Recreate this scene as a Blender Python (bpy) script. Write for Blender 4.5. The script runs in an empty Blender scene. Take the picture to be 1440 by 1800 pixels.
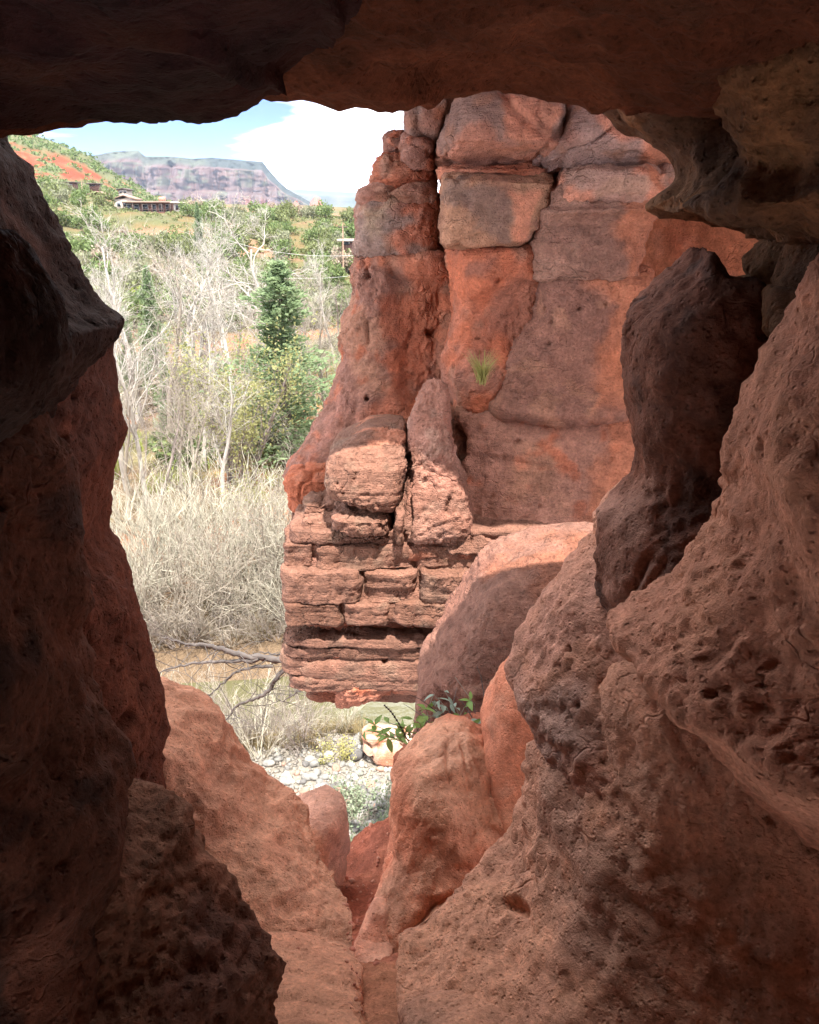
import bpy, math, random
import numpy as np

# ------------------------------------------------------------------ camera, sky, sun, exposure
scene = bpy.context.scene
COL = scene.collection
PITCH = math.radians(20.0)
cam_data = bpy.data.cameras.new('camera')
cam_data.sensor_fit = 'HORIZONTAL'
cam_data.sensor_width = 36.0
cam_data.lens = 36.0
cam_data.clip_start = 0.02
cam_data.clip_end = 60000.0
cam = bpy.data.objects.new('camera', cam_data)
COL.objects.link(cam)
cam.location = (0, 0, 0)
cam.rotation_euler = (math.radians(90) - PITCH, 0, 0)
scene.camera = cam

SUN_EL = math.radians(68.0)
SUN_AZ = math.radians(165.0)          # clockwise from +Y: behind the camera, to the right
SKY_STRENGTH = 0.15
SUN_STRENGTH = 2.0
EXPOSURE = 3.15

world = bpy.data.worlds.new('World')
scene.world = world
world.use_nodes = True
wn, wl = world.node_tree.nodes, world.node_tree.links
wn.clear()
w_out = wn.new('ShaderNodeOutputWorld')
w_bg = wn.new('ShaderNodeBackground')
w_bg.inputs['Strength'].default_value = SKY_STRENGTH
w_sky = wn.new('ShaderNodeTexSky')
w_sky.sky_type = 'NISHITA'
w_sky.sun_disc = False
w_sky.sun_elevation = SUN_EL
w_sky.sun_rotation = SUN_AZ
w_sky.altitude = 1300
w_sky.air_density = 0.06
w_sky.dust_density = 0.0
# thin high cloud over the whole sky
w_tc = wn.new('ShaderNodeTexCoord')
w_map = wn.new('ShaderNodeMapping')
w_map.inputs['Scale'].default_value = (1.1, 1.1, 6.5)
w_noise = wn.new('ShaderNodeTexNoise')
w_noise.inputs['Scale'].default_value = 2.2
w_noise.inputs['Detail'].default_value = 7.0
w_noise.inputs['Roughness'].default_value = 0.52
w_noise.inputs['Distortion'].default_value = 0.35
w_map.inputs['Location'].default_value = (3.6, 1.1, 0.6)
w_ramp = wn.new('ShaderNodeValToRGB')
w_ramp.color_ramp.elements[0].position = 0.43
w_ramp.color_ramp.elements[0].color = (0, 0, 0, 1)
w_ramp.color_ramp.elements[1].position = 0.69
w_ramp.color_ramp.elements[1].color = (0.85, 0.85, 0.85, 1)
w_mix = wn.new('ShaderNodeMix')
w_mix.data_type = 'RGBA'
w_mix.inputs[7].default_value = (10.0, 9.9, 9.8, 1)
wl.new(w_tc.outputs['Generated'], w_map.inputs['Vector'])
wl.new(w_map.outputs['Vector'], w_noise.inputs['Vector'])
wl.new(w_noise.outputs['Fac'], w_ramp.inputs['Fac'])
wl.new(w_ramp.outputs['Color'], w_mix.inputs[0])
wl.new(w_sky.outputs['Color'], w_mix.inputs[6])
wl.new(w_mix.outputs[2], w_bg.inputs['Color'])
wl.new(w_bg.outputs['Background'], w_out.inputs['Surface'])

sun_data = bpy.data.lights.new('sun', 'SUN')
sun_data.energy = SUN_STRENGTH
sun_data.angle = math.radians(0.9)
sun_data.color = (1.0, 0.95, 0.88)
sun = bpy.data.objects.new('sun', sun_data)
COL.objects.link(sun)
sun.rotation_euler = (math.pi / 2 - SUN_EL, 0, math.pi - SUN_AZ)

scene.view_settings.view_transform = 'Standard'
scene.view_settings.look = 'None'
scene.view_settings.exposure = EXPOSURE
scene.view_settings.gamma = 1.0
scene.view_settings.use_curve_mapping = False
scene.render.engine = 'CYCLES'
scene.cycles.max_bounces = 12
scene.cycles.diffuse_bounces = 10
scene.cycles.glossy_bounces = 2
scene.cycles.transmission_bounces = 3
scene.cycles.transparent_max_bounces = 6
scene.cycles.volume_bounces = 0
scene.cycles.use_denoising = True
scene.cycles.sample_clamp_indirect = 8.0

RNG = np.random.default_rng(7)
random.seed(7)

# ------------------------------------------------------------------ measuring: photo pixel + distance -> metres
CP, SP = math.cos(PITCH), math.sin(PITCH)


def U(px, py, D):
    """point at world distance Y = D seen at photo pixel (px, py) of the 1440 x 1800 photograph"""
    x = (px - 720.0) / 1440.0
    u = (900.0 - py) / 1440.0
    fy = CP + u * SP
    fz = -SP + u * CP
    return np.array([x * D / fy, D, fz * D / fy])


def proj(P):
    x, y, z = P[:, 0], P[:, 1], P[:, 2]
    f = y * CP - z * SP
    u = y * SP + z * CP
    f = np.where(f > 0.02, f, 0.02)
    return 720.0 + 1440.0 * x / f, 900.0 - 1440.0 * u / f


# ------------------------------------------------------------------ noise (numpy)
def _hash(ix, iy, iz, seed):
    h = (ix.astype(np.uint32) * np.uint32(374761393) + iy.astype(np.uint32) * np.uint32(668265263)
         + iz.astype(np.uint32) * np.uint32(2147483647) + np.uint32(seed * 974634557 & 0xffffffff))
    h = (h ^ (h >> np.uint32(13))) * np.uint32(1274126177)
    h = (h ^ (h >> np.uint32(16))) * np.uint32(2246822519)
    return h ^ (h >> np.uint32(13))


def perlin(P, seed=0):
    P = P.astype(np.float32)
    i = np.floor(P).astype(np.int32)
    f = P - i
    w = f * f * f * (f * (f * 6 - 15) + 10)
    r = np.zeros(len(P), np.float32)
    for dx in (0, 1):
        wx = w[:, 0] if dx else 1 - w[:, 0]
        for dy in (0, 1):
            wy = w[:, 1] if dy else 1 - w[:, 1]
            for dz in (0, 1):
                wz = w[:, 2] if dz else 1 - w[:, 2]
                h = _hash(i[:, 0] + dx, i[:, 1] + dy, i[:, 2] + dz, seed)
                gx = (h & np.uint32(1023)).astype(np.float32) / 511.5 - 1
                gy = ((h >> np.uint32(10)) & np.uint32(1023)).astype(np.float32) / 511.5 - 1
                gz = ((h >> np.uint32(20)) & np.uint32(1023)).astype(np.float32) / 511.5 - 1
                r += wx * wy * wz * (gx * (f[:, 0] - dx) + gy * (f[:, 1] - dy) + gz * (f[:, 2] - dz))
    return r


def fbm(P, octv=4, seed=0, gain=0.5, lac=2.03, ridge=False):
    r = np.zeros(len(P), np.float32)
    a = 1.0
    Q = np.asarray(P, np.float32)
    for k in range(octv):
        n = perlin(Q + 17.3 * k, seed + k)
        if ridge:
            n = 0.5 - np.abs(n) * 2.0
        r += a * n
        a *= gain
        Q = Q * lac
    return r


def voro(P, seed=0):
    """distance to the nearest cell point, to the second nearest, and a random number of the nearest cell"""
    P = P.astype(np.float32)
    i = np.floor(P).astype(np.int32)
    f1 = np.full(len(P), 9.0, np.float32)
    f2 = f1.copy()
    rid = np.zeros(len(P), np.float32)
    for dx in (-1, 0, 1):
        for dy in (-1, 0, 1):
            for dz in (-1, 0, 1):
                cx, cy, cz = i[:, 0] + dx, i[:, 1] + dy, i[:, 2] + dz
                h = _hash(cx, cy, cz, seed)
                ox = (h & np.uint32(1023)).astype(np.float32) / 1023
                oy = ((h >> np.uint32(10)) & np.uint32(1023)).astype(np.float32) / 1023
                oz = ((h >> np.uint32(20)) & np.uint32(1023)).astype(np.float32) / 1023
                d = (cx + ox - P[:, 0]) ** 2 + (cy + oy - P[:, 1]) ** 2 + (cz + oz - P[:, 2]) ** 2
                near = d < f1
                f2 = np.where(near, f1, np.minimum(f2, d))
                rid = np.where(near, (_hash(cz, cx, cy, seed + 5) & np.uint32(1023)).astype(np.float32) / 1023, rid)
                f1 = np.where(near, d, f1)
    return np.sqrt(f1), np.sqrt(f2), rid


def sstep(a, b, x):
    t = np.clip((x - a) / (b - a), 0, 1)
    return t * t * (3 - 2 * t)


def rand1(k, seed=0):
    k = np.asarray(k).astype(np.int32)
    z = np.zeros_like(k)
    return (_hash(k, z, z, seed + 31) & np.uint32(4095)).astype(np.float32) / 4095


# ------------------------------------------------------------------ objects
def link(o, parent=None):
    COL.objects.link(o)
    if parent is not None:
        o.parent = parent
    return o


def world_loc(o):
    p = np.array(o.location)
    while o.parent is not None:
        o = o.parent
        p = p + np.array(o.location)
    return p


def tag(o, label=None, cat=None, group=None, kind=None):
    if label:
        o['label'] = label
    if cat:
        o['category'] = cat
    if group:
        o['group'] = group
    if kind:
        o['kind'] = kind
    return o


def empty(name, loc, label=None, cat=None, group=None, kind=None, parent=None):
    e = bpy.data.objects.new(name, None)
    e.empty_display_size = 0.1
    link(e, parent)
    l = np.array(loc, float)
    if parent is not None:
        l = l - world_loc(parent)
    e.location = l
    return tag(e, label, cat, group, kind)


def raw_mesh(name, V, F, smooth=True, tint=None):
    """V (n,3) array, F (m,4) or (m,3) array, or a list of arrays of both"""
    if not isinstance(F, (list, tuple)):
        F = [F]
    F = [np.asarray(f, np.int32) for f in F if len(f)]
    me = bpy.data.meshes.new(name)
    V = np.asarray(V, np.float32)
    me.vertices.add(len(V))
    me.vertices.foreach_set('co', V.ravel())
    nl = sum(f.size for f in F)
    npoly = sum(len(f) for f in F)
    me.loops.add(nl)
    me.loops.foreach_set('vertex_index', np.concatenate([f.ravel() for f in F]))
    me.polygons.add(npoly)
    sizes = np.concatenate([np.full(len(f), f.shape[1], np.int32) for f in F])
    starts = np.concatenate([[0], np.cumsum(sizes)[:-1]]).astype(np.int32)
    me.polygons.foreach_set('loop_start', starts)
    me.update(calc_edges=True)
    if smooth:
        me.polygons.foreach_set('use_smooth', np.ones(npoly, bool))
    if tint is not None:
        at = me.color_attributes.new('tint', 'FLOAT_COLOR', 'POINT')
        c = np.ones((len(V), 4), np.float32)
        c[:, :3] = tint
        at.data.foreach_set('color', c.ravel())
    me.validate()
    return me


def mesh_obj(name, V, F, mat, parent=None, base=None, smooth=True, tint=None, label=None, cat=None, group=None, kind=None):
    V = np.asarray(V, float)
    if base is None:
        base = np.array([(V[:, 0].min() + V[:, 0].max()) / 2, (V[:, 1].min() + V[:, 1].max()) / 2, V[:, 2].min()])
    base = np.array(base, float)
    me = raw_mesh(name, V - base, F, smooth, tint)
    me.materials.append(mat)
    o = bpy.data.objects.new(name, me)
    link(o, parent)
    o.location = base - (world_loc(parent) if parent is not None else 0)
    return tag(o, label, cat, group, kind)


def grid_faces(nv, nu, close_u=False):
    i = np.arange(nv - 1)[:, None]
    m = nu if close_u else nu - 1
    j = np.arange(m)[None, :]
    a = i * nu + j
    b = i * nu + (j + 1) % nu
    return np.stack([a, b, b + nu, a + nu], -1).reshape(-1, 4)


def vnormals(V, F):
    a, b, c, d = V[F[:, 0]], V[F[:, 1]], V[F[:, 2]], V[F[:, 3]]
    n = np.cross(c - a, d - b)
    N = np.zeros_like(V)
    for k in range(4):
        for ax in range(3):
            N[:, ax] += np.bincount(F[:, k], n[:, ax], len(V))
    L = np.linalg.norm(N, axis=1, keepdims=True)
    return N / np.maximum(L, 1e-9)


def catmull(pts, t):
    """pts (n, k), t in [0, n-1]: Catmull-Rom through the points"""
    pts = np.asarray(pts, float)
    n = len(pts)
    i = np.clip(np.floor(t).astype(int), 0, n - 2)
    f = (t - i)
    f = f.reshape(f.shape + (1,) * (pts.ndim - 1))
    e0 = 2 * pts[0] - pts[1]
    e1 = 2 * pts[-1] - pts[-2]
    Q = np.concatenate([e0[None], pts, e1[None]])
    p0, p1, p2, p3 = Q[i], Q[i + 1], Q[i + 2], Q[i + 3]
    return 0.5 * ((2 * p1) + (-p0 + p2) * f + (2 * p0 - 5 * p1 + 4 * p2 - p3) * f * f + (-p0 + 3 * p1 - 3 * p2 + p3) * f ** 3)


def linear(pts, t):
    pts = np.asarray(pts, float)
    i = np.clip(np.floor(t).astype(int), 0, len(pts) - 2)
    f = (t - i).reshape(t.shape + (1,) * (pts.ndim - 1))
    return pts[i] * (1 - f) + pts[i + 1] * f


def arc_params(pts, res, lo=2):
    """parameters along a control polyline, spaced about res apart"""
    seg = np.linalg.norm(np.diff(pts, axis=0), axis=1)
    ts = [np.linspace(k, k + 1, max(lo, int(math.ceil(s / res))), endpoint=False) for k, s in enumerate(seg)]
    return np.concatenate(ts + [np.array([len(pts) - 1.0])])


def in_view(P, m=70):
    """points that fall inside the picture or close to its edge"""
    q, r = proj(P)
    return (P[:, 1] > 0.15) & (q > -m) & (q < 1440 + m) & (r > -m) & (r < 1800 + m)


def stack_mesh(rows, res, e=0.75, smooth=True, cap=0.5, coarse=0.14):
    """a closed rock: horizontal sections, each given by the pixel row, its left and right pixel, the distance of
    the widest plane and how far the rock bulges to the front and to the back; finer where the picture shows it"""
    C = []
    for r in rows:
        py, L, R, D, fr, bk = r
        a, b = U(L, py, D), U(R, py, D)
        C.append([(a[0] + b[0]) / 2, D, a[2], (b[0] - a[0]) / 2, fr, bk])
    C = np.array(C)
    path = np.stack([C[:, 0] - C[:, 3], C[:, 1], C[:, 2]], 1)
    path2 = np.stack([C[:, 0] + C[:, 3], C[:, 1], C[:, 2]], 1)
    path3 = np.stack([C[:, 0], C[:, 1] - C[:, 4], C[:, 2]], 1)
    dl = [np.minimum(np.linalg.norm(np.diff(p, axis=0), axis=1), 0.8) for p in (path, path2, path3)]
    seg = np.maximum(np.abs(np.diff(C[:, 2])), np.maximum(dl[2], np.minimum(dl[0], dl[1])))
    seg = np.maximum(seg, 0.7 * np.maximum(dl[0], dl[1]) * (np.maximum(dl[0], dl[1]) < 0.79))
    vis = np.array([(rows[k][0] < 1870 and rows[k + 1][0] > -70) for k in range(len(rows) - 1)])
    t = np.concatenate([np.linspace(k, k + 1, max(2, int(math.ceil(s_ / (res if v else res * 4)))), endpoint=False) for k, (s_, v) in enumerate(zip(seg, vis))] + [np.array([len(C) - 1.0])])
    f_int = catmull if smooth else linear
    S = f_int(C, t)
    S[:, 3] = np.maximum(S[:, 3], 0.005)
    nc = max(3, int(math.ceil(min(C[0, 3], 0.6) / res)))
    q = np.linspace(0.03, 1, nc, endpoint=False)
    top = np.repeat(S[:1], nc, 0); top[:, 3:] *= q[:, None]
    top[:, 2] += cap * 0.25 * min(C[0, 3], C[0, 4] + C[0, 5]) * np.sqrt(np.maximum(0, 1 - q * q))
    nb = max(3, int(math.ceil(min(C[-1, 3], 0.6) / res)))
    if rows[-1][0] > 1870:
        nb = 4
    q = np.linspace(0.03, 1, nb, endpoint=False)[::-1]
    bot = np.repeat(S[-1:], nb, 0); bot[:, 3:] *= q[:, None]
    bot[:, 2] -= cap * 0.25 * min(C[-1, 3], C[-1, 4] + C[-1, 5]) * np.sqrt(np.maximum(0, 1 - q * q))
    th = np.linspace(0, 2 * np.pi, 2001)
    ct = np.sign(np.cos(th)) * np.abs(np.cos(th)) ** e
    sn = np.sign(np.sin(th)) * np.abs(np.sin(th)) ** e
    Sm = f_int(C, np.linspace(0, len(C) - 1, 24))
    wgt = np.zeros(len(th) - 1, bool); arc = np.zeros(len(th) - 1)
    for r_ in Sm:
        x = r_[0] + r_[3] * ct; y = r_[1] - np.where(sn > 0, r_[4] * sn, r_[5] * sn)
        P = np.stack([x, y, np.full_like(x, r_[2])], 1)
        dx, dy = np.diff(x), np.diff(y)
        ln = np.hypot(dx, dy)
        nx, ny = -dy, dx                              # outward normal of a section that runs this way round
        flip = 1.0 if ((nx * (x[:-1] - r_[0]) + ny * (y[:-1] - r_[1])).sum() > 0) else -1.0
        M = P[:-1]
        face = flip * (nx * -M[:, 0] + ny * -M[:, 1]) / np.maximum(ln * np.linalg.norm(M[:, :2], axis=1), 1e-9)
        v = in_view(M) & (face > -0.35)
        wgt |= v
        arc = np.maximum(arc, ln * np.where(v, 1.0, 0.3))
    w = np.where(wgt, 1.0, coarse)
    w = np.convolve(np.concatenate([w[-25:], w, w[:25]]), np.ones(51) / 51, 'same')[25:-25]
    cum = np.concatenate([[0], np.cumsum(arc * w)])
    nu = max(24, int(cum[-1] / res))
    thr = np.interp(np.linspace(0, cum[-1], nu, endpoint=False), cum, th)
    c = np.sign(np.cos(thr)) * np.abs(np.cos(thr)) ** e
    s = np.sign(np.sin(thr)) * np.abs(np.sin(thr)) ** e
    S = np.concatenate([top, S, bot])
    X = S[:, 0:1] + S[:, 3:4] * c[None]
    Y = S[:, 1:2] - np.where(s > 0, S[:, 4:5] * s, S[:, 5:6] * s)
    Z = np.repeat(S[:, 2:3], nu, 1)
    V = np.stack([X, Y, Z], -1).reshape(-1, 3)
    F = grid_faces(len(S), nu, True)
    return V, F


def patch_mesh(ctrl, res):
    """an interpolating surface through rows of points: (px, py, D) as tuples, world points as lists"""
    G = np.array([[np.array(p, float) if isinstance(p, list) else U(*p) for p in row] for row in ctrl])
    mid = G.transpose(1, 0, 2)
    seg_v = np.linalg.norm(np.diff(G, axis=0), axis=2).max(1)
    seg_u = np.linalg.norm(np.diff(mid, axis=0), axis=2).max(1)
    sh = in_view(G.reshape(-1, 3), 200).reshape(G.shape[:2])
    vv, vu = sh.any(1), sh.any(0)
    def par(seg, vis):
        return np.concatenate([np.linspace(k, k + 1, max(2, int(math.ceil(s / (res if vis[k] or vis[k + 1] else res * 5)))), endpoint=False) for k, s in enumerate(seg)] + [np.array([float(len(seg))])])
    tv, tu = par(seg_v, vv), par(seg_u, vu)
    A = catmull(G, tv)
    B = catmull(A.transpose(1, 0, 2), tu).transpose(1, 0, 2)
    return B.reshape(-1, 3), grid_faces(len(tv), len(tu))


def poly_sdf(x, y, poly):
    """signed distance to a polygon, negative inside"""
    p = np.asarray(poly, float)
    d = np.full(x.shape, 1e18)
    inside = np.zeros(x.shape, bool)
    n = len(p)
    for k in range(n):
        ax, ay = p[k]
        bx, by = p[(k + 1) % n]
        ex, ey = bx - ax, by - ay
        t = np.clip(((x - ax) * ex + (y - ay) * ey) / (ex * ex + ey * ey + 1e-12), 0, 1)
        d = np.minimum(d, (x - ax - t * ex) ** 2 + (y - ay - t * ey) ** 2)
        cond = ((ay > y) != (by > y)) & (x < (bx - ax) * (y - ay) / (by - ay + 1e-12) + ax)
        inside ^= cond
    d = np.sqrt(d)
    return np.where(inside, -d, d)


def line_dist(x, y, line):
    p = np.asarray(line, float)
    d = np.full(x.shape, 1e18)
    for k in range(len(p) - 1):
        ax, ay = p[k]
        ex, ey = p[k + 1][0] - ax, p[k + 1][1] - ay
        t = np.clip(((x - ax) * ex + (y - ay) * ey) / (ex * ex + ey * ey + 1e-12), 0, 1)
        d = np.minimum(d, (x - ax - t * ex) ** 2 + (y - ay - t * ey) ** 2)
    return np.sqrt(d)
# ------------------------------------------------------------------ materials
def new_mat(name):
    m = bpy.data.materials.new(name)
    m.use_nodes = True
    nt = m.node_tree
    nt.nodes.clear()
    out = nt.nodes.new('ShaderNodeOutputMaterial')
    b = nt.nodes.new('ShaderNodeBsdfPrincipled')
    nt.links.new(b.outputs[0], out.inputs['Surface'])
    return m, nt, b


def rock_mat(name, scale=1.0, bump=0.010, rough=0.86, contrast=0.35, spec=0.25, pit=1.0, bed=0.0, crack=0.0):
    m, nt, b = new_mat(name)
    N, L = nt.nodes.new, nt.links.new
    geo = N('ShaderNodeNewGeometry')
    at = N('ShaderNodeAttribute'); at.attribute_name = 'tint'
    def noise(sc, det, rg=0.6, dist=0.0):
        n = N('ShaderNodeTexNoise')
        n.inputs['Scale'].default_value = sc * scale
        n.inputs['Detail'].default_value = det
        n.inputs['Roughness'].default_value = rg
        n.inputs['Distortion'].default_value = dist
        L(geo.outputs['Position'], n.inputs['Vector'])
        return n
    n1, n2, n3 = noise(9, 5, 0.65, 0.4), noise(42, 5, 0.7), noise(170, 2, 0.6)
    # colour: tint times two scales of grain
    r1 = N('ShaderNodeMapRange'); r1.inputs[1].default_value = 0.3; r1.inputs[2].default_value = 0.7
    r1.inputs[3].default_value = 1 - contrast * 0.6; r1.inputs[4].default_value = 1 + contrast * 0.55
    L(n1.outputs['Fac'], r1.inputs[0])
    r2 = N('ShaderNodeMapRange'); r2.inputs[1].default_value = 0.3; r2.inputs[2].default_value = 0.7
    r2.inputs[3].default_value = 1 - contrast * 0.7; r2.inputs[4].default_value = 1 + contrast * 0.6
    L(n2.outputs['Fac'], r2.inputs[0])
    mu = N('ShaderNodeMath'); mu.operation = 'MULTIPLY'
    L(r1.outputs[0], mu.inputs[0]); L(r2.outputs[0], mu.inputs[1])
    vm = N('ShaderNodeVectorMath'); vm.operation = 'SCALE'
    L(at.outputs['Color'], vm.inputs[0]); L(mu.outputs[0], vm.inputs['Scale'])
    L(vm.outputs[0], b.inputs['Base Color'])
    b.inputs['Roughness'].default_value = rough
    b.inputs['Specular IOR Level'].default_value = spec
    # fine relief: grain and small pits
    vo = N('ShaderNodeTexVoronoi'); vo.inputs['Scale'].default_value = 34 * scale
    L(geo.outputs['Position'], vo.inputs['Vector'])
    vr = N('ShaderNodeMapRange'); vr.inputs[1].default_value = 0.08; vr.inputs[2].default_value = 0.33
    vr.inputs[3].default_value = -0.8 * pit; vr.inputs[4].default_value = 0.0
    L(vo.outputs['Distance'], vr.inputs[0])
    def madd(a, f, c=None):
        x = N('ShaderNodeMath'); x.operation = 'MULTIPLY_ADD'
        L(a, x.inputs[0]); x.inputs[1].default_value = f
        if c is None:
            x.inputs[2].default_value = 0
        else:
            L(c, x.inputs[2])
        return x.outputs[0]
    h = madd(n1.outputs['Fac'], 1.6)
    h = madd(n2.outputs['Fac'], 1.0, h)
    h = madd(n3.outputs['Fac'], 0.35, h)
    h = madd(vr.outputs[0], 0.7, h)
    if bed:                                           # thin bedding
        mp = N('ShaderNodeMapping'); mp.inputs['Scale'].default_value = (2.2, 2.2, 17.0)
        mp.inputs['Rotation'].default_value = (0.05, 0.07, 0.0)
        L(geo.outputs['Position'], mp.inputs['Vector'])
        nb = N('ShaderNodeTexNoise'); nb.inputs['Scale'].default_value = 1.6; nb.inputs['Detail'].default_value = 6; nb.inputs['Roughness'].default_value = 0.65
        L(mp.outputs[0], nb.inputs['Vector'])
        h = madd(nb.outputs['Fac'], bed, h)
    if crack:                                         # hairline joints, wandering and broken up
        nd = noise(3.0, 3, 0.6)
        vd = N('ShaderNodeVectorMath'); vd.operation = 'MULTIPLY_ADD'
        L(nd.outputs['Color'], vd.inputs[0]); vd.inputs[1].default_value = (0.35, 0.35, 0.35); L(geo.outputs['Position'], vd.inputs[2])
        mp2 = N('ShaderNodeMapping'); mp2.inputs['Scale'].default_value = (1.0, 1.0, 1.7); L(vd.outputs[0], mp2.inputs['Vector'])
        vc = N('ShaderNodeTexVoronoi'); vc.feature = 'DISTANCE_TO_EDGE'; vc.inputs['Scale'].default_value = 2.6 * scale
        L(mp2.outputs[0], vc.inputs['Vector'])
        cr = N('ShaderNodeMapRange'); cr.inputs[1].default_value = 0.0; cr.inputs[2].default_value = 0.045; cr.inputs[3].default_value = -1.0; cr.inputs[4].default_value = 0.0
        L(vc.outputs['Distance'], cr.inputs[0])
        br = N('ShaderNodeMapRange'); br.inputs[1].default_value = 0.48; br.inputs[2].default_value = 0.60
        L(noise(1.7, 3).outputs['Fac'], br.inputs[0])
        cm = N('ShaderNodeMath'); cm.operation = 'MULTIPLY'; L(cr.outputs[0], cm.inputs[0]); L(br.outputs[0], cm.inputs[1])
        h = madd(cm.outputs[0], crack, h)
    bp = N('ShaderNodeBump')
    bp.inputs['Strength'].default_value = 1.0
    bp.inputs['Distance'].default_value = bump
    L(h, bp.inputs['Height'])
    L(bp.outputs[0], b.inputs['Normal'])
    return m


def plain_mat(name, col, rough=0.8, var=0.25, scale=3.0, spec=0.3, bump=0.0, col2=None, metallic=0.0, trans=0.0):
    m, nt, b = new_mat(name)
    N, L = nt.nodes.new, nt.links.new
    geo = N('ShaderNodeNewGeometry')
    n = N('ShaderNodeTexNoise'); n.inputs['Scale'].default_value = scale; n.inputs['Detail'].default_value = 4
    L(geo.outputs['Position'], n.inputs['Vector'])
    mx = N('ShaderNodeMix'); mx.data_type = 'RGBA'
    c2 = col2 or tuple(c * (1 + var) for c in col)
    c1 = col if col2 else tuple(c * (1 - var) for c in col)
    mx.inputs[6].default_value = (*c1, 1); mx.inputs[7].default_value = (*c2, 1)
    r = N('ShaderNodeMapRange'); r.inputs[1].default_value = 0.35; r.inputs[2].default_value = 0.65
    L(n.outputs['Fac'], r.inputs[0]); L(r.outputs[0], mx.inputs[0])
    L(mx.outputs[2], b.inputs['Base Color'])
    b.inputs['Roughness'].default_value = rough
    b.inputs['Specular IOR Level'].default_value = spec
    b.inputs['Metallic'].default_value = metallic
    if bump:
        bp = N('ShaderNodeBump'); bp.inputs['Distance'].default_value = bump
        L(n.outputs['Fac'], bp.inputs['Height']); L(bp.outputs[0], b.inputs['Normal'])
    if trans:
        # thin leaves let some light through
        out = [x for x in nt.nodes if x.type == 'OUTPUT_MATERIAL'][0]
        t = N('ShaderNodeBsdfTranslucent'); L(mx.outputs[2], t.inputs['Color'])
        ms = N('ShaderNodeMixShader'); ms.inputs[0].default_value = trans
        L(b.outputs[0], ms.inputs[1]); L(t.outputs[0], ms.inputs[2]); L(ms.outputs[0], out.inputs['Surface'])
    return m


def leaf_mat(name, c1, c2, trans=0.3, rough=0.6, obj_var=0.0):
    """foliage: colour changes from clump to clump"""
    m = plain_mat(name, c1, rough=rough, scale=1.4, col2=c2, trans=trans, spec=0.2)
    return m


VARN = np.array([0.225, 0.102, 0.072])
BROWN = np.array([0.31, 0.145, 0.092])
RED = np.array([0.45, 0.132, 0.066])
ORANGE = np.array([0.46, 0.155, 0.078])
SALMON = np.array([0.58, 0.22, 0.13])
TAN = np.array([0.50, 0.285, 0.195])
DUST = np.array([0.66, 0.325, 0.205])
PINKGREY = np.array([0.38, 0.205, 0.155])
DARK = np.array([0.075, 0.042, 0.034])
GREYV = np.array([0.185, 0.118, 0.094])
PALE = np.array([0.58, 0.44, 0.34])

M_ROCK = rock_mat('red_sandstone', 1.3, 0.016, 0.86, 0.45, bed=2.0, crack=0.9)                                   # outside rocks
M_CAVE = rock_mat('pitted_cave_rock', 1.5, 0.008, 0.88, 0.45, 0.12, 1.4, bed=0.9, crack=0.8)  # near cave rock
M_SMOOTH = rock_mat('worn_sandstone', 1.6, 0.011, 0.88, 0.36, 0.12, 0.9)
M_DIRT = rock_mat('red_dirt', 2.2, 0.010, 0.95, 0.45, 0.1, 1.2)


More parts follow.
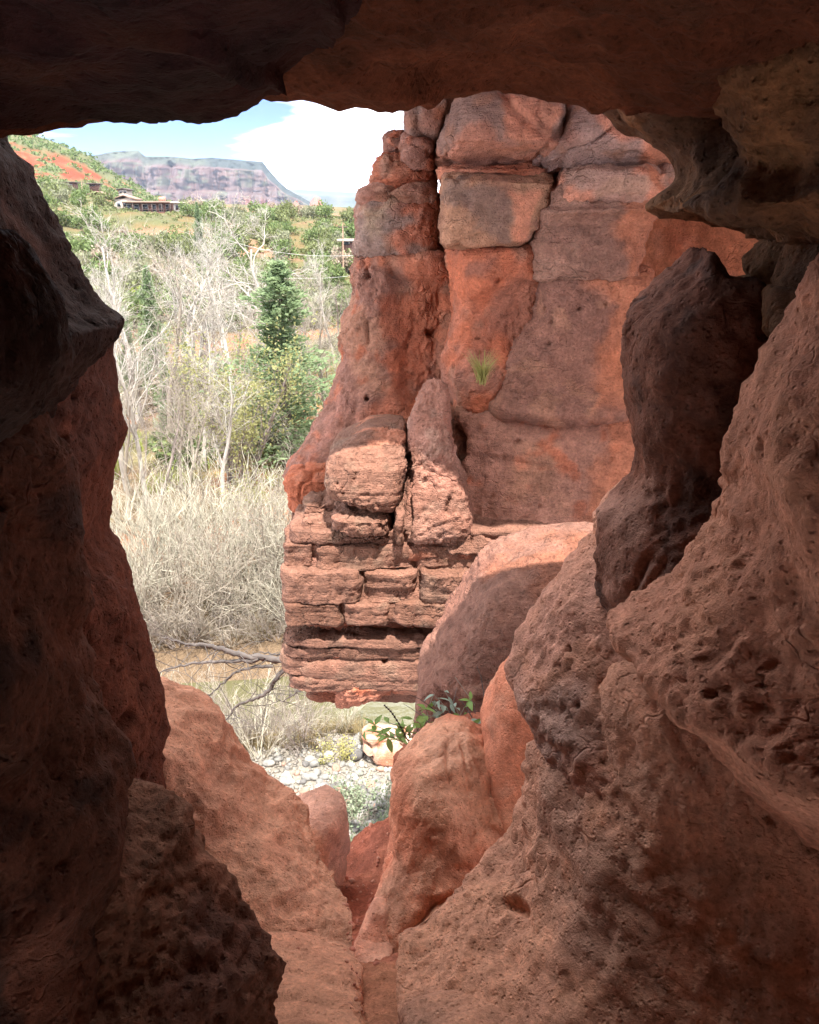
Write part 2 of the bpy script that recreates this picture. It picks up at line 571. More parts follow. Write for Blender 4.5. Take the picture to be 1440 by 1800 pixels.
def rock(name, geo, res, mat=None, parent=None, style=None, seed=0, cols=None, paints=(), cracks=(), dents=(),
         streak=0.0, closed=True, e=0.75, smooth=True, cap=0.5, label=None, cat=None, group=None, kind=None, base=None):
    """one rock: base shape, sculpted along its normals, with its colour kept on the vertices.
    style: big(amp,freq) med(amp,freq) rid(amp,freq) fine(amp,freq) pits[(freq,depth,prob,rad)] strata(thick,amp,notch) facet(amp,freq)"""
    st = dict(big=(0.05, 1.2), med=(0.018, 5.0), rid=(0.0, 4.0), fine=(0.006, 22.0), pits=(), strata=None, facet=None, flow=None)
    st.update(style or {})
    if callable(geo):
        V, F = geo()
    elif closed:
        V, F = stack_mesh(geo, res, e, smooth, cap)
    else:
        V, F = patch_mesh(geo, res)
    N = vnormals(V, F)
    ref = (V - V.mean(0)) if closed else -V
    if (N * ref).sum() < 0:
        F = F[:, ::-1].copy()
        N = -N
    P = V.astype(np.float32)
    px, py = proj(V)
    if st['flow'] is not None:                       # stretch the relief along a direction of flow
        fx, fy, fz, k = st['flow']
        f = np.array([fx, fy, fz], np.float32); f /= np.linalg.norm(f)
        P = P - np.outer(P @ f, f) * k
    d = st['big'][0] * fbm(P * st['big'][1], 3, seed)
    d += st['med'][0] * fbm(P * st['med'][1], 4, seed + 11)
    if st['rid'][0]:
        d += st['rid'][0] * fbm(P * st['rid'][1], 4, seed + 21, ridge=True)
    if st['fine'][0]:
        d += st['fine'][0] * fbm(P * st['fine'][1], 3, seed + 31) * (0.35 + 1.5 * sstep(-0.3, 0.4, fbm(P * 1.9, 2, seed + 35)))
    if st['facet']:
        a, f = st['facet']
        W = P * f + 0.35 * np.stack([perlin(P * f * 1.7, seed + 41), perlin(P * f * 1.7, seed + 42), perlin(P * f * 1.7, seed + 43)], 1)
        f1, f2, rid = voro(W * np.array([1, 1, 1.6], np.float32), seed + 44)
        d += a * (rid - 0.5) - a * 1.3 * np.exp(-((f2 - f1) / 0.07) ** 2)
    if st['strata']:
        th, a, notch = st['strata']
        z = P[:, 2] + 0.25 * th * fbm(P * np.array([0.9, 0.9, 0.4], np.float32), 3, seed + 51) * 2.2 + 0.12 * P[:, 0] * 0.35
        q = z / th
        q = q + 0.35 * np.sin(q * 2.3 + 1.0)
        k = np.floor(q); fr = q - k
        band = rand1(k, seed) - 0.5
        bandn = rand1(k + 1, seed) - 0.5
        s = sstep(0.82, 1.0, fr)
        keep = 0.5 + 0.5 * sstep(-0.15, 0.25, fbm(P * 1.3, 2, seed + 52))
        d += (a * (band * (1 - s) + bandn * s) - notch * np.exp(-((fr - 0.9) / 0.07) ** 2)) * keep
        d += a * 0.22 * perlin(np.stack([P[:, 0] * 1.5, P[:, 1] * 1.5, z / th * 5.0], 1), seed + 53)
    for (f, depth, prob, rad) in st['pits']:
        W = P * f + 0.25 * perlin(P * f * 1.3, seed + 61)[:, None]
        f1, f2, rid = voro(W, seed + 62)
        dens = sstep(-0.05, 0.35, fbm(P * np.array([1.3, 1.3, 2.4], np.float32), 3, seed + 63))
        r = rad * (0.45 + 0.75 * ((rid * 7.13) % 1.0))
        d -= depth * (rid < prob) * sstep(r, r * 0.35, f1) * (0.12 + 1.1 * dens)
    for (line, w, depth) in cracks:
        jx = px + 4 * perlin(P * 9.0, seed + 71); jy = py + 4 * perlin(P * 9.0, seed + 72)
        d -= depth * np.exp(-(line_dist(jx, jy, line) / w) ** 2)
    for (poly, soft, depth) in dents:
        jx = px + soft * 0.8 * perlin(P * 5.0, seed + 73); jy = py + soft * 0.8 * perlin(P * 5.0, seed + 74)
        d -= depth * sstep(soft, -soft, poly_sdf(jx, jy, poly))
    V = V + N * d[:, None]
    # stone colour, with painted patches over it
    cols = cols or (RED, BROWN, SALMON)
    n1 = fbm(P * 1.7, 4, seed + 81)
    n2 = fbm(P * 4.3, 4, seed + 85)
    c = np.repeat(cols[0][None], len(V), 0)
    w = sstep(-0.05, 0.30, n1)[:, None]
    c = c * (1 - w) + cols[1] * w
    w = sstep(0.10, 0.40, n2)[:, None] * 0.8
    c = c * (1 - w) + cols[2] * w
    for pt in paints:
        poly, col, soft = pt[:3]
        wob = soft * 2.0 + 30
        jx = px + wob * fbm(P * 2.6, 4, seed + 91); jy = py + wob * 1.3 * fbm(P * 2.6, 4, seed + 94)
        w = (pt[3] if len(pt) > 3 else 0.9) * 0.8 * sstep(soft, -soft, poly_sdf(jx, jy, poly))[:, None]
        c = c * (1 - w) + np.asarray(col) * w
    if streak:                                        # dark water stains running down the faces
        w = streak * sstep(0.05, 0.35, fbm(P * np.array([5.0, 5.0, 0.7], np.float32), 3, seed + 99))[:, None]
        c = c * (1 - w) + VARN * 0.75 * w
    c = c * (1 + 0.22 * fbm(P * 11.0, 3, seed + 97))[:, None]
    return mesh_obj(name, V, F, mat or M_ROCK, parent, base, True, np.clip(c, 0.01, 0.9), label, cat, group, kind)
# ------------------------------------------------------------------ the cave we look out of
ST_CAVE = dict(big=(0.10, 1.1), med=(0.032, 4.5), rid=(-0.011, 9.0), fine=(0.011, 28.0), pits=[(5.5, 0.050, 0.20, 0.30), (15.0, 0.024, 0.5, 0.36), (32.0, 0.009, 0.55, 0.42)])
ST_ROUGH = dict(big=(0.06, 1.6), med=(0.04, 7.0), rid=(-0.022, 15.0), fine=(0.020, 34.0), pits=[(9.0, 0.04, 0.6, 0.45)])
ST_RAMP = dict(big=(0.08, 1.2), med=(0.030, 4.0), rid=(-0.012, 9.0), fine=(0.006, 26.0), pits=[(8.0, 0.022, 0.30, 0.36), (19.0, 0.010, 0.35, 0.4)])
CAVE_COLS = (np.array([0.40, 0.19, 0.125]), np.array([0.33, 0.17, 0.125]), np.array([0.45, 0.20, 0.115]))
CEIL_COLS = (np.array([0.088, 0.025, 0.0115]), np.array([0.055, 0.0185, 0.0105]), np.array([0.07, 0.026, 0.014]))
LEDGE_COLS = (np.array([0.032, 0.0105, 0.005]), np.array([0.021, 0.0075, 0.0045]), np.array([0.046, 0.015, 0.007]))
NEAR = 0.010

ceiling = empty('cave_ceiling', (0, 0, 0.4), 'low dark sandstone ceiling of the cave across the top', kind='structure')
xs = (-500, -150, 20, 130, 330, 420, 520, 700, 800, 900, 1010, 1090, 1300, 1700)
lip = (250, 232, 220, 206, 192, 178, 180, 182, 162, 146, 164, 182, 205, 240)
lipD = (1.9, 1.93, 1.96, 2.0, 2.06, 2.1, 2.13, 2.16, 2.2, 2.22, 2.2, 2.18, 2.15, 2.1)
rows = []
for (fy, fz) in ((-5.0, 4.0), (-0.5, 4.0), (0.8, 3.7)):
    rows.append([[(x - 720) / 1440 * 3.6, fy, fz] for x in xs])
for (fy, fz) in ((1.5, 3.0), (2.1, 2.1), (2.3, 1.1)):
    rows.append([[(x - 720) / 1440 * 3.6, fy - 0.25 * abs(i - 8) / 8 + 0.8 * float(sstep(760, 960, np.array(float(x)))), fz] for i, x in enumerate(xs)])  # unseen roof front on the right pushed forward in shape to shade the boulder
rows.append([list(U(x, p, d) + np.array([0, 0.14, 0.35])) for x, p, d in zip(xs, lip, lipD)])
rows.append([list(U(x, p, d) + np.array([0, 0.06, 0.09])) for x, p, d in zip(xs, lip, lipD)])
rows.append([(x, p, d) for x, p, d in zip(xs, lip, lipD)])
rows.append([(x, p - 50, d - 0.26) for x, p, d in zip(xs, lip, lipD)])
rows.append([(x, 65, 1.6) for x in xs])
rows.append([(x, -10, 1.36) for x in xs])
rows.append([(x, -150, 1.05) for x in xs])
for (fy, fz) in ((0.3, 0.62), (-1.2, 0.8), (-3.0, 0.75), (-5.0, 0.9)):
    rows.append([[(x - 720) / 1440 * 3.4, fy, fz] for x in xs])
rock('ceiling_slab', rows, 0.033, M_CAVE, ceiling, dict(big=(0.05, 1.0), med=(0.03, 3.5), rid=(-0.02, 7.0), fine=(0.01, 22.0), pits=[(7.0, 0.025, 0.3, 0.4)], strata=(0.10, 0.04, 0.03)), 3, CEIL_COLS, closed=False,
     paints=[([(430, 190), (560, 90), (820, 60), (1060, 100), (1090, 200), (800, 180), (690, 200)], ORANGE * 0.42, 40, 0.7)])  # warm bounce light on the middle of the ceiling put into its colour
lip2 = [(-400, 218, 1.62), (15, 206, 1.72), (130, 200, 1.78), (250, 201, 1.83), (335, 202, 1.87), (385, 186, 1.92), (425, 160, 1.95)]
rows = [[list(U(*p) + np.array([0, 0.1, 0.9])) for p in lip2], [list(U(*p) + np.array([0, 0.07, 0.3])) for p in lip2], [list(U(*p) + np.array([0, 0.03, 0.06])) for p in lip2], lip2,
    [(-400, 180, 1.5), (15, 178, 1.58), (130, 175, 1.65), (250, 178, 1.7), (335, 182, 1.75), (410, 168, 1.8), (465, 135, 1.85)],
    [(-400, 140, 1.36), (20, 142, 1.42), (130, 142, 1.48), (250, 147, 1.53), (340, 148, 1.57), (450, 118, 1.63), (530, 70, 1.7)],
    [(-400, 80, 1.2), (20, 82, 1.25), (130, 85, 1.28), (250, 90, 1.31), (340, 88, 1.34), (480, 55, 1.4), (590, -10, 1.5)],
    [(-400, -60, 0.98), (20, -20, 1.05), (130, -10, 1.07), (250, -10, 1.09), (340, -10, 1.12), (500, -40, 1.17), (640, -130, 1.26)],
    [[-2.5, 0.0, 0.22], [-0.9, 0.0, 0.26], [-0.7, 0.0, 0.29], [-0.5, 0.0, 0.32], [-0.3, 0.0, 0.36], [0.0, 0.0, 0.45], [0.3, 0.0, 0.75]],
    [[-2.5, -3.0, 0.3], [-0.9, -3.0, 0.35], [-0.7, -3.0, 0.4], [-0.5, -3.0, 0.45], [-0.3, -3.0, 0.5], [0.0, -3.0, 0.6], [0.3, -3.0, 0.9]]]
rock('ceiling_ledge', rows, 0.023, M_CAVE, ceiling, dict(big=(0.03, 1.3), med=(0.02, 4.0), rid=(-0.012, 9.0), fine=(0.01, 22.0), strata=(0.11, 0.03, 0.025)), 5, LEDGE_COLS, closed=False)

rock('back_wall', [[[x, -3.0 - 0.3 * math.sin(x), z] for x in (-2.6, -1.2, 0.0, 1.2, 2.6)] for z in (1.4, 0.3, -1.0, -2.5, -4.2)], 0.25, M_CAVE, ceiling, dict(big=(0.2, 0.8), med=(0.05, 3.0)), 7, CEIL_COLS, closed=False)  # unseen wall added behind the camera to shut out light from the rear
# left wall
lw = empty('cave_wall_left', U(-50, 1500, 1.9), 'dark rough cave wall filling the left edge', kind='structure')
rock('wall_face', [[[-1.75, y, z] for y in (-5, -2, 0.5, 1.8, 2.4)] for z in (1.3, 0.3, -1.0, -2.5, -4.0)], 0.12, M_CAVE, lw, ST_CAVE, 8, CAVE_COLS, closed=False)
L0 = -700
rows = [(170, L0, 0, 2.2, 0.8, 0.25), (225, L0, 4, 2.2, 0.8, 0.25), (250, L0, 16, 2.2, 0.8, 0.25), (285, L0, 42, 2.2, 0.8, 0.3), (330, L0, 63, 2.2, 0.8, 0.3), (400, L0, 88, 2.2, 0.8, 0.3), (450, L0, 112, 2.2, 0.8, 0.3),
        (505, L0, 138, 2.2, 0.8, 0.3), (540, L0, 165, 2.2, 0.8, 0.3), (558, L0, 200, 2.2, 0.8, 0.28), (572, L0, 210, 2.2, 0.8, 0.25), (598, L0, 202, 2.2, 0.8, 0.25), (625, L0, 172, 2.2, 0.75, 0.2), (660, L0, 140, 2.2, 0.7, 0.2), (700, L0, 95, 2.2, 0.6, 0.2), (770, L0, 20, 2.2, 0.5, 0.2)]
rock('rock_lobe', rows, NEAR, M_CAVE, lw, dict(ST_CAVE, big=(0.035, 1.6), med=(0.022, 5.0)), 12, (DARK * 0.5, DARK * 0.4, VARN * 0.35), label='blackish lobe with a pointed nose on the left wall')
rows = [(545, L0, 150, 2.8, 0.6, 0.2), (590, L0, 188, 2.8, 0.6, 0.25), (640, L0, 190, 2.8, 0.6, 0.3), (700, L0, 197, 2.8, 0.6, 0.3), (765, L0, 209, 2.8, 0.6, 0.3), (795, L0, 206, 2.8, 0.6, 0.3), (850, L0, 190, 2.8, 0.6, 0.3),
        (905, L0, 185, 2.8, 0.6, 0.3), (950, L0, 187, 2.78, 0.6, 0.3), (985, L0, 214, 2.75, 0.6, 0.3), (1040, L0, 232, 2.72, 0.6, 0.3), (1100, L0, 240, 2.7, 0.6, 0.3), (1180, L0, 257, 2.7, 0.6, 0.3), (1235, L0, 272, 2.7, 0.6, 0.3), (1300, L0, 280, 2.7, 0.6, 0.3), (1450, L0, 280, 2.6, 0.6, 0.3)]
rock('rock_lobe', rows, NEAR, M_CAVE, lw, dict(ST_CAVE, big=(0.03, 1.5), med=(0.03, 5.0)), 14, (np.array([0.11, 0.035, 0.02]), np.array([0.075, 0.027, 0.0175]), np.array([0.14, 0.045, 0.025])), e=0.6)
rows = [(420, L0, -10, 1.5, 0.6, 0.3), (445, L0, 16, 1.5, 0.6, 0.3), (512, L0, 60, 1.5, 0.6, 0.3), (580, L0, 90, 1.5, 0.6, 0.3), (640, L0, 100, 1.5, 0.6, 0.3), (700, L0, 82, 1.5, 0.6, 0.3), (750, L0, 52, 1.5, 0.5, 0.25), (800, L0, -10, 1.5, 0.4, 0.2)]
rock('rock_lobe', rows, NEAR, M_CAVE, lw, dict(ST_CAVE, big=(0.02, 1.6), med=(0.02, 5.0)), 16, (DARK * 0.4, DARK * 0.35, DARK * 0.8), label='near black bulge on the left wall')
rows = [(740, L0, 30, 1.8, 0.6, 0.3), (850, L0, 112, 1.85, 0.6, 0.3), (930, L0, 104, 1.85, 0.6, 0.3), (1000, L0, 112, 1.85, 0.6, 0.3), (1100, L0, 150, 1.85, 0.6, 0.3), (1250, L0, 180, 1.85, 0.6, 0.3), (1350, L0, 215, 1.8, 0.6, 0.3), (1430, L0, 226, 1.75, 0.6, 0.3),
        (1600, L0, 210, 1.65, 0.55, 0.3), (1800, L0, 205, 1.5, 0.5, 0.3), (2000, L0, 200, 1.35, 0.4, 0.3)]
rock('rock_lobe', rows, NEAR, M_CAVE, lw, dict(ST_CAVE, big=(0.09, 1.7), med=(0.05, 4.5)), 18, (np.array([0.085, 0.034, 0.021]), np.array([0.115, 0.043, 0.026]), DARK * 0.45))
rows = [(1385, L0, 230, 1.9, 0.3, 0.2), (1425, L0, 325, 1.9, 0.4, 0.2), (1480, L0, 352, 1.88, 0.45, 0.2), (1540, L0, 392, 1.85, 0.5, 0.2), (1600, L0, 432, 1.8, 0.5, 0.2), (1650, L0, 468, 1.78, 0.5, 0.2), (1695, L0, 490, 1.75, 0.5, 0.2), (1745, L0, 492, 1.72, 0.5, 0.2), (1850, L0, 480, 1.66, 0.5, 0.2), (2000, L0, 470, 1.55, 0.5, 0.2)]
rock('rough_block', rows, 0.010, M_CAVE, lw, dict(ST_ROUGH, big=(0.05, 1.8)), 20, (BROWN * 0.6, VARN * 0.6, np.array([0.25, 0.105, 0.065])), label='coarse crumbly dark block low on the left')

# sloping floor on the left of the chute
ramp = empty('cave_floor', U(420, 1800, 1.7), 'pale dusty rock ramp falling toward the gap', kind='structure')
rows = [(1230, -100, 255, 3.15, 0.25, 0.2), (1243, -100, 292, 3.15, 0.35, 0.25), (1275, -100, 342, 3.12, 0.4, 0.3), (1330, -100, 398, 3.1, 0.45, 0.3), (1370, -100, 438, 3.08, 0.5, 0.3), (1403, -100, 473, 3.05, 0.5, 0.3), (1425, -100, 505, 3.0, 0.5, 0.3), (1450, -100, 535, 2.95, 0.5, 0.3),
        (1490, -100, 553, 2.86, 0.5, 0.3), (1555, -100, 572, 2.7, 0.5, 0.3), (1590, -100, 592, 2.61, 0.5, 0.3), (1640, -100, 613, 2.48, 0.5, 0.3), (1700, -100, 627, 2.31, 0.5, 0.3), (1800, -100, 636, 2.0, 0.5, 0.3), (1900, -100, 640, 1.7, 0.45, 0.3), (2050, -100, 640, 1.4, 0.4, 0.3)]
rock('floor_ramp', rows, 0.010, M_SMOOTH, ramp, dict(ST_RAMP, med=(0.04, 4.0), rid=(-0.02, 8.0), fine=(0.009, 28.0)), 22, (DUST, DUST * 0.88, np.array([0.64, 0.29, 0.18])), e=0.6,
     paints=[([(330, 1280), (440, 1370), (475, 1410), (380, 1480), (300, 1430)], BROWN, 40, 0.45)])
rows = [[(480, 1380, 4.6), (600, 1385, 4.6), (640, 1380, 4.6), (720, 1360, 4.6), (850, 1350, 4.6)],
        [(480, 1500, 4.05), (600, 1492, 4.05), (640, 1463, 4.1), (690, 1436, 4.15), (850, 1400, 4.2)],
        [(480, 1560, 3.6), (590, 1550, 3.6), (640, 1540, 3.6), (700, 1520, 3.6), (850, 1480, 3.6)],
        [(480, 1640, 3.1), (590, 1630, 3.1), (640, 1625, 3.1), (700, 1620, 3.1), (850, 1580, 3.1)],
        [(480, 1740, 2.5), (590, 1720, 2.45), (640, 1712, 2.4), (700, 1706, 2.35), (850, 1690, 2.3)],
        [(480, 1900, 1.8), (590, 1890, 1.75), (640, 1880, 1.7), (700, 1880, 1.65), (850, 1880, 1.6)]]
rows[0] = [list(U(*p) + np.array([0, 0, -0.9])) for p in rows[0]]
dirt = rock('dirt_chute', rows, 0.02, M_DIRT, ramp, dict(big=(0.03, 2.0), med=(0.025, 8.0), fine=(0.012, 26.0)), 24, (np.array([0.36, 0.115, 0.07]), np.array([0.30, 0.10, 0.062]), np.array([0.42, 0.15, 0.09])), closed=False,
            paints=[([(560, 1690), (760, 1690), (760, 1850), (560, 1850)], np.array([0.46, 0.215, 0.125]), 12)])
rows = [(1600, 655, 680, 2.75, 0.03, 0.1), (1625, 640, 690, 2.72, 0.05, 0.1), (1660, 626, 690, 2.65, 0.06, 0.1), (1690, 622, 690, 2.55, 0.07, 0.1), (1735, 620, 690, 2.4, 0.08, 0.1), (1790, 620, 690, 2.25, 0.08, 0.1)]
rock('pale_slab', rows, 0.012, M_SMOOTH, ramp, dict(big=(0.02, 3.0), med=(0.008, 7.0), fine=(0.003, 24)), 26, (np.array([0.62, 0.30, 0.20]), SALMON, np.array([0.66, 0.36, 0.25])))

# right wall
rw = empty('cave_wall_right', U(1300, 1800, 1.5), 'big pitted brown cave wall filling the right side', kind='structure')
rock('wall_face', [[[1.9, y, z] for y in (-5, -2, 0.5, 1.6, 2.2)] for z in (1.5, 0.3, -1.0, -2.5, -4.0)], 0.12, M_CAVE, rw, ST_CAVE, 9, CAVE_COLS, closed=False)
R0 = 2300
rows = [(-260, 960, R0, 2.35, 1.3, 0.4), (-60, 985, R0, 2.35, 1.25, 0.4), (40, 1010, R0, 2.4, 1.2, 0.4), (100, 1032, R0, 2.45, 1.15, 0.4), (160, 1062, R0, 2.45, 1.1, 0.4), (192, 1088, R0, 2.45, 1.05, 0.4), (216, 1120, R0, 2.42, 1.0, 0.4), (245, 1153, R0, 2.4, 1.0, 0.4),
        (282, 1172, R0, 2.38, 0.95, 0.4), (322, 1174, R0, 2.35, 0.9, 0.4), (348, 1163, R0, 2.32, 0.9, 0.4), (366, 1157, R0, 2.3, 0.85, 0.4), (380, 1180, R0, 2.28, 0.8, 0.35), (393, 1225, R0, 2.26, 0.75, 0.35), (404, 1275, R0, 2.25, 0.7, 0.35), (414, 1328, R0, 2.25, 0.65, 0.35), (445, 1334, R0, 2.25, 0.6, 0.35), (490, 1312, R0, 2.25, 0.6, 0.35), (560, 1300, R0, 2.25, 0.6, 0.35)]
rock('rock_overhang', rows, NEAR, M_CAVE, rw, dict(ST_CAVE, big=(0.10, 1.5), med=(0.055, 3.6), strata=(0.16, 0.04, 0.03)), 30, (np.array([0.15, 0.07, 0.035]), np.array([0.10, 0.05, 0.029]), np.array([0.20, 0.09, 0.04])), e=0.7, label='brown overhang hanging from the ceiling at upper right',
     dents=[([(1080, 40), (1190, 30), (1230, 70), (1150, 95)], 25, 0.16), ([(1180, 200), (1260, 190), (1300, 260), (1230, 300), (1190, 260)], 25, 0.12)])
rows = [(430, 1218, 1233, 2.4, 0.08, 0.05), (452, 1206, 1246, 2.4, 0.14, 0.1), (474, 1193, 1264, 2.4, 0.18, 0.12), (488, 1178, 1312, 2.4, 0.22, 0.15), (522, 1145, 1340, 2.4, 0.26, 0.18), (556, 1115, 1370, 2.4, 0.3, 0.2), (612, 1098, 1410, 2.4, 0.32, 0.22), (660, 1091, 1430, 2.4, 0.34, 0.22),
        (705, 1099, 1450, 2.4, 0.34, 0.22), (770, 1109, 1480, 2.4, 0.34, 0.22), (828, 1108, 1500, 2.42, 0.36, 0.22), (870, 1085, 1500, 2.44, 0.38, 0.22), (910, 1048, 1500, 2.46, 0.4, 0.22), (960, 1047, 1500, 2.46, 0.42, 0.22), (1030, 1062, 1500, 2.42, 0.42, 0.22), (1100, 1080, 1500, 2.38, 0.4, 0.2), (1200, 1100, 1500, 2.3, 0.3, 0.2)]
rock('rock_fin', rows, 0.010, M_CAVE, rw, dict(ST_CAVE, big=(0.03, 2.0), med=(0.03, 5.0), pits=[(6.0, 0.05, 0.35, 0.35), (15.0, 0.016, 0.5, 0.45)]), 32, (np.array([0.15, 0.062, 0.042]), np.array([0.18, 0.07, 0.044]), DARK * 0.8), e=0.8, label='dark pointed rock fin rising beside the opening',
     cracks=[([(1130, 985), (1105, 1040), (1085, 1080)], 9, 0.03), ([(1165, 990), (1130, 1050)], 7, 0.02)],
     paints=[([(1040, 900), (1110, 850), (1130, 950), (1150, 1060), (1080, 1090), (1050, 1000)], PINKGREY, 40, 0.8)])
rows = [(430, 1490, R0, 1.75, 0.8, 0.3), (490, 1440, R0, 1.8, 0.85, 0.3), (560, 1408, R0, 1.82, 0.85, 0.3), (610, 1370, R0, 1.85, 0.85, 0.3), (690, 1320, R0, 1.88, 0.85, 0.3), (800, 1282, R0, 1.9, 0.85, 0.3), (870, 1268, R0, 1.92, 0.85, 0.3), (940, 1228, R0, 1.95, 0.85, 0.3),
        (1030, 1158, R0, 2.0, 0.88, 0.3), (1080, 1092, R0, 2.05, 0.9, 0.3), (1098, 1076, R0, 2.05, 0.9, 0.3), (1125, 1090, R0, 2.05, 0.87, 0.3), (1175, 1132, R0, 2.08, 0.80, 0.3), (1265, 1200, R0, 2.08, 0.72, 0.3), (1350, 1285, R0, 2.0, 0.62, 0.3), (1420, 1390, R0, 1.9, 0.55, 0.25), (1470, 1480, R0, 1.8, 0.45, 0.2)]
rock('wall_bulge', rows, NEAR, M_CAVE, rw, dict(ST_CAVE, big=(0.09, 1.6), med=(0.035, 5.0)), 34, (np.array([0.45, 0.208, 0.138]), np.array([0.42, 0.19, 0.125]), np.array([0.50, 0.235, 0.15])), e=0.8, label='large pitted bulge leaning in from the right edge')
rows = [(850, 1120, 1700, 2.75, 0.3, 0.25), (905, 1042, 1700, 2.75, 0.4, 0.25), (940, 1038, 1750, 2.75, 0.45, 0.25), (975, 1012, 1800, 2.75, 0.5, 0.25), (1000, 985, 1800, 2.75, 0.55, 0.25), (1080, 938, 1850, 2.72, 0.65, 0.25), (1150, 905, 1900, 2.7, 0.7, 0.25), (1182, 897, 1900, 2.68, 0.72, 0.25), (1215, 912, 1900, 2.65, 0.74, 0.25),
        (1250, 922, 1900, 2.62, 0.75, 0.25), (1295, 934, 1900, 2.6, 0.78, 0.25), (1340, 940, 1900, 2.55, 0.8, 0.25), (1400, 955, 1900, 2.5, 0.8, 0.25), (1500, 985, 1900, 2.4, 0.8, 0.25), (1650, 1020, 1900, 2.2, 0.7, 0.25)]
rock('wall_bulge', rows, 0.0105, M_CAVE, rw, dict(ST_CAVE, big=(0.05, 1.8), med=(0.035, 5.0)), 36, (np.array([0.45, 0.225, 0.16]), np.array([0.46, 0.22, 0.145]), BROWN * 1.2), e=0.75, label='rounded pinkish shoulder below the pointed fin',
     paints=[([(925, 1220), (1000, 1200), (1040, 1260), (1000, 1340), (940, 1340)], np.array([0.36, 0.24, 0.20]), 30, 0.8)])
rows = [(1150, 1075, R0, 2.4, 0.5, 0.3), (1230, 1010, R0, 2.45, 0.75, 0.3), (1290, 968, R0, 2.5, 0.88, 0.3), (1340, 945, R0, 2.5, 0.95, 0.3), (1400, 935, R0, 2.48, 1.0, 0.3), (1480, 902, R0, 2.42, 1.05, 0.3), (1555, 832, R0, 2.35, 1.08, 0.3), (1630, 762, R0, 2.25, 1.08, 0.3), (1680, 708, R0, 2.18, 1.05, 0.3), (1740, 697, R0, 2.05, 1.0, 0.3), (1800, 705, R0, 1.9, 0.92, 0.3), (1900, 700, R0, 1.65, 0.75, 0.3), (2050, 700, R0, 1.4, 0.55, 0.3)]
rock('wall_apron', rows, 0.0105, M_CAVE, rw, dict(ST_CAVE, big=(0.07, 1.6), med=(0.04, 5.0), rid=(0.016, 9.0), flow=(0.5, -0.5, -0.7, 0.45)), 38, (np.array([0.48, 0.235, 0.155]), np.array([0.41, 0.22, 0.155]), DUST), e=0.75, label='pitted wall spreading down to the floor at lower right',
     paints=[([(700, 1690), (830, 1560), (930, 1480), (960, 1640), (820, 1800), (700, 1800)], DUST, 50, 0.8), ([(1000, 1500), (1440, 1400), (1440, 1800), (1050, 1800)], np.array([0.33, 0.18, 0.12]), 80, 0.6)],
     dents=[([(882, 1582), (905, 1578), (922, 1592), (918, 1606), (900, 1600)], 8, 0.06)])
# ------------------------------------------------------------------ loose rocks in the gap
rows = [(1412, 525, 590, 3.5, 0.12, 0.15), (1418, 512, 602, 3.5, 0.19, 0.18), (1432, 500, 609, 3.5, 0.24, 0.2), (1458, 495, 613, 3.5, 0.27, 0.2), (1490, 495, 614, 3.5, 0.27, 0.2), (1520, 498, 612, 3.5, 0.25, 0.2), (1545, 505, 606, 3.5, 0.2, 0.18), (1558, 520, 596, 3.5, 0.13, 0.15)]
rock('boulder', rows, 0.010, M_SMOOTH, None, dict(big=(0.03, 2.5), med=(0.012, 6.0), fine=(0.003, 25)), 40, (np.array([0.56, 0.30, 0.215]), DUST * 0.95, np.array([0.54, 0.27, 0.19])), e=1.0, label='rounded pinkish boulder at the lower end of the ramp', cat='boulder',
     cracks=[([(470, 1515), (560, 1530), (620, 1505)], 5, 0.012)])
outcrop = empty('rock_outcrop', U(800, 1700, 2.8), 'smooth orange rock with a flat worn top right of the dirt chute', 'rock')
rows = [(1294, 772, 824, 3.25, 0.12, 0.2), (1300, 752, 842, 3.25, 0.2, 0.25), (1322, 722, 870, 3.23, 0.26, 0.3), (1355, 694, 900, 3.2, 0.32, 0.3), (1400, 684, 940, 3.17, 0.36, 0.3), (1470, 680, 960, 3.1, 0.42, 0.3), (1540, 666, 980, 3.0, 0.46, 0.3), (1600, 661, 980, 2.9, 0.46, 0.3), (1660, 664, 960, 2.78, 0.4, 0.3), (1700, 670, 930, 2.65, 0.3, 0.3), (1760, 672, 900, 2.5, 0.2, 0.2)]
rock('outcrop_body', rows, 0.011, M_SMOOTH, outcrop, dict(big=(0.06, 1.8), med=(0.03, 4.5), rid=(-0.016, 9.0), fine=(0.006, 28), pits=[(12.0, 0.014, 0.25, 0.35)]), 44, (DUST, SALMON, np.array([0.44, 0.21, 0.13])), e=0.72,
     cracks=[([(785, 1310), (786, 1345), (790, 1375)], 4, 0.018), ([(815, 1300), (820, 1350), (830, 1385)], 4, 0.012), ([(700, 1700), (715, 1640), (760, 1590), (860, 1560)], 7, 0.05)],
     dents=[([(800, 1390), (880, 1380), (900, 1470), (820, 1480)], 25, 0.04), ([(770, 1365), (830, 1360), (850, 1390), (770, 1395)], 10, 0.025)], paints=[([(742, 1300), (825, 1296), (822, 1350), (760, 1352)], np.array([0.62, 0.33, 0.22]), 5, 0.7), ([(660, 1540), (720, 1520), (720, 1700), (660, 1700)], np.array([0.38, 0.20, 0.13]), 25, 0.8), ([(690, 1330), (730, 1330), (720, 1430), (685, 1430)], np.array([0.45, 0.17, 0.10]), 15, 0.8)])
rows = [(1183, 893, 960, 3.3, 0.1, 0.2), (1200, 877, 1000, 3.3, 0.2, 0.25), (1235, 862, 1000, 3.3, 0.26, 0.3), (1285, 847, 1000, 3.28, 0.28, 0.3), (1340, 850, 1000, 3.25, 0.32, 0.3), (1410, 862, 1000, 3.2, 0.34, 0.3), (1480, 880, 1000, 3.1, 0.34, 0.3)]
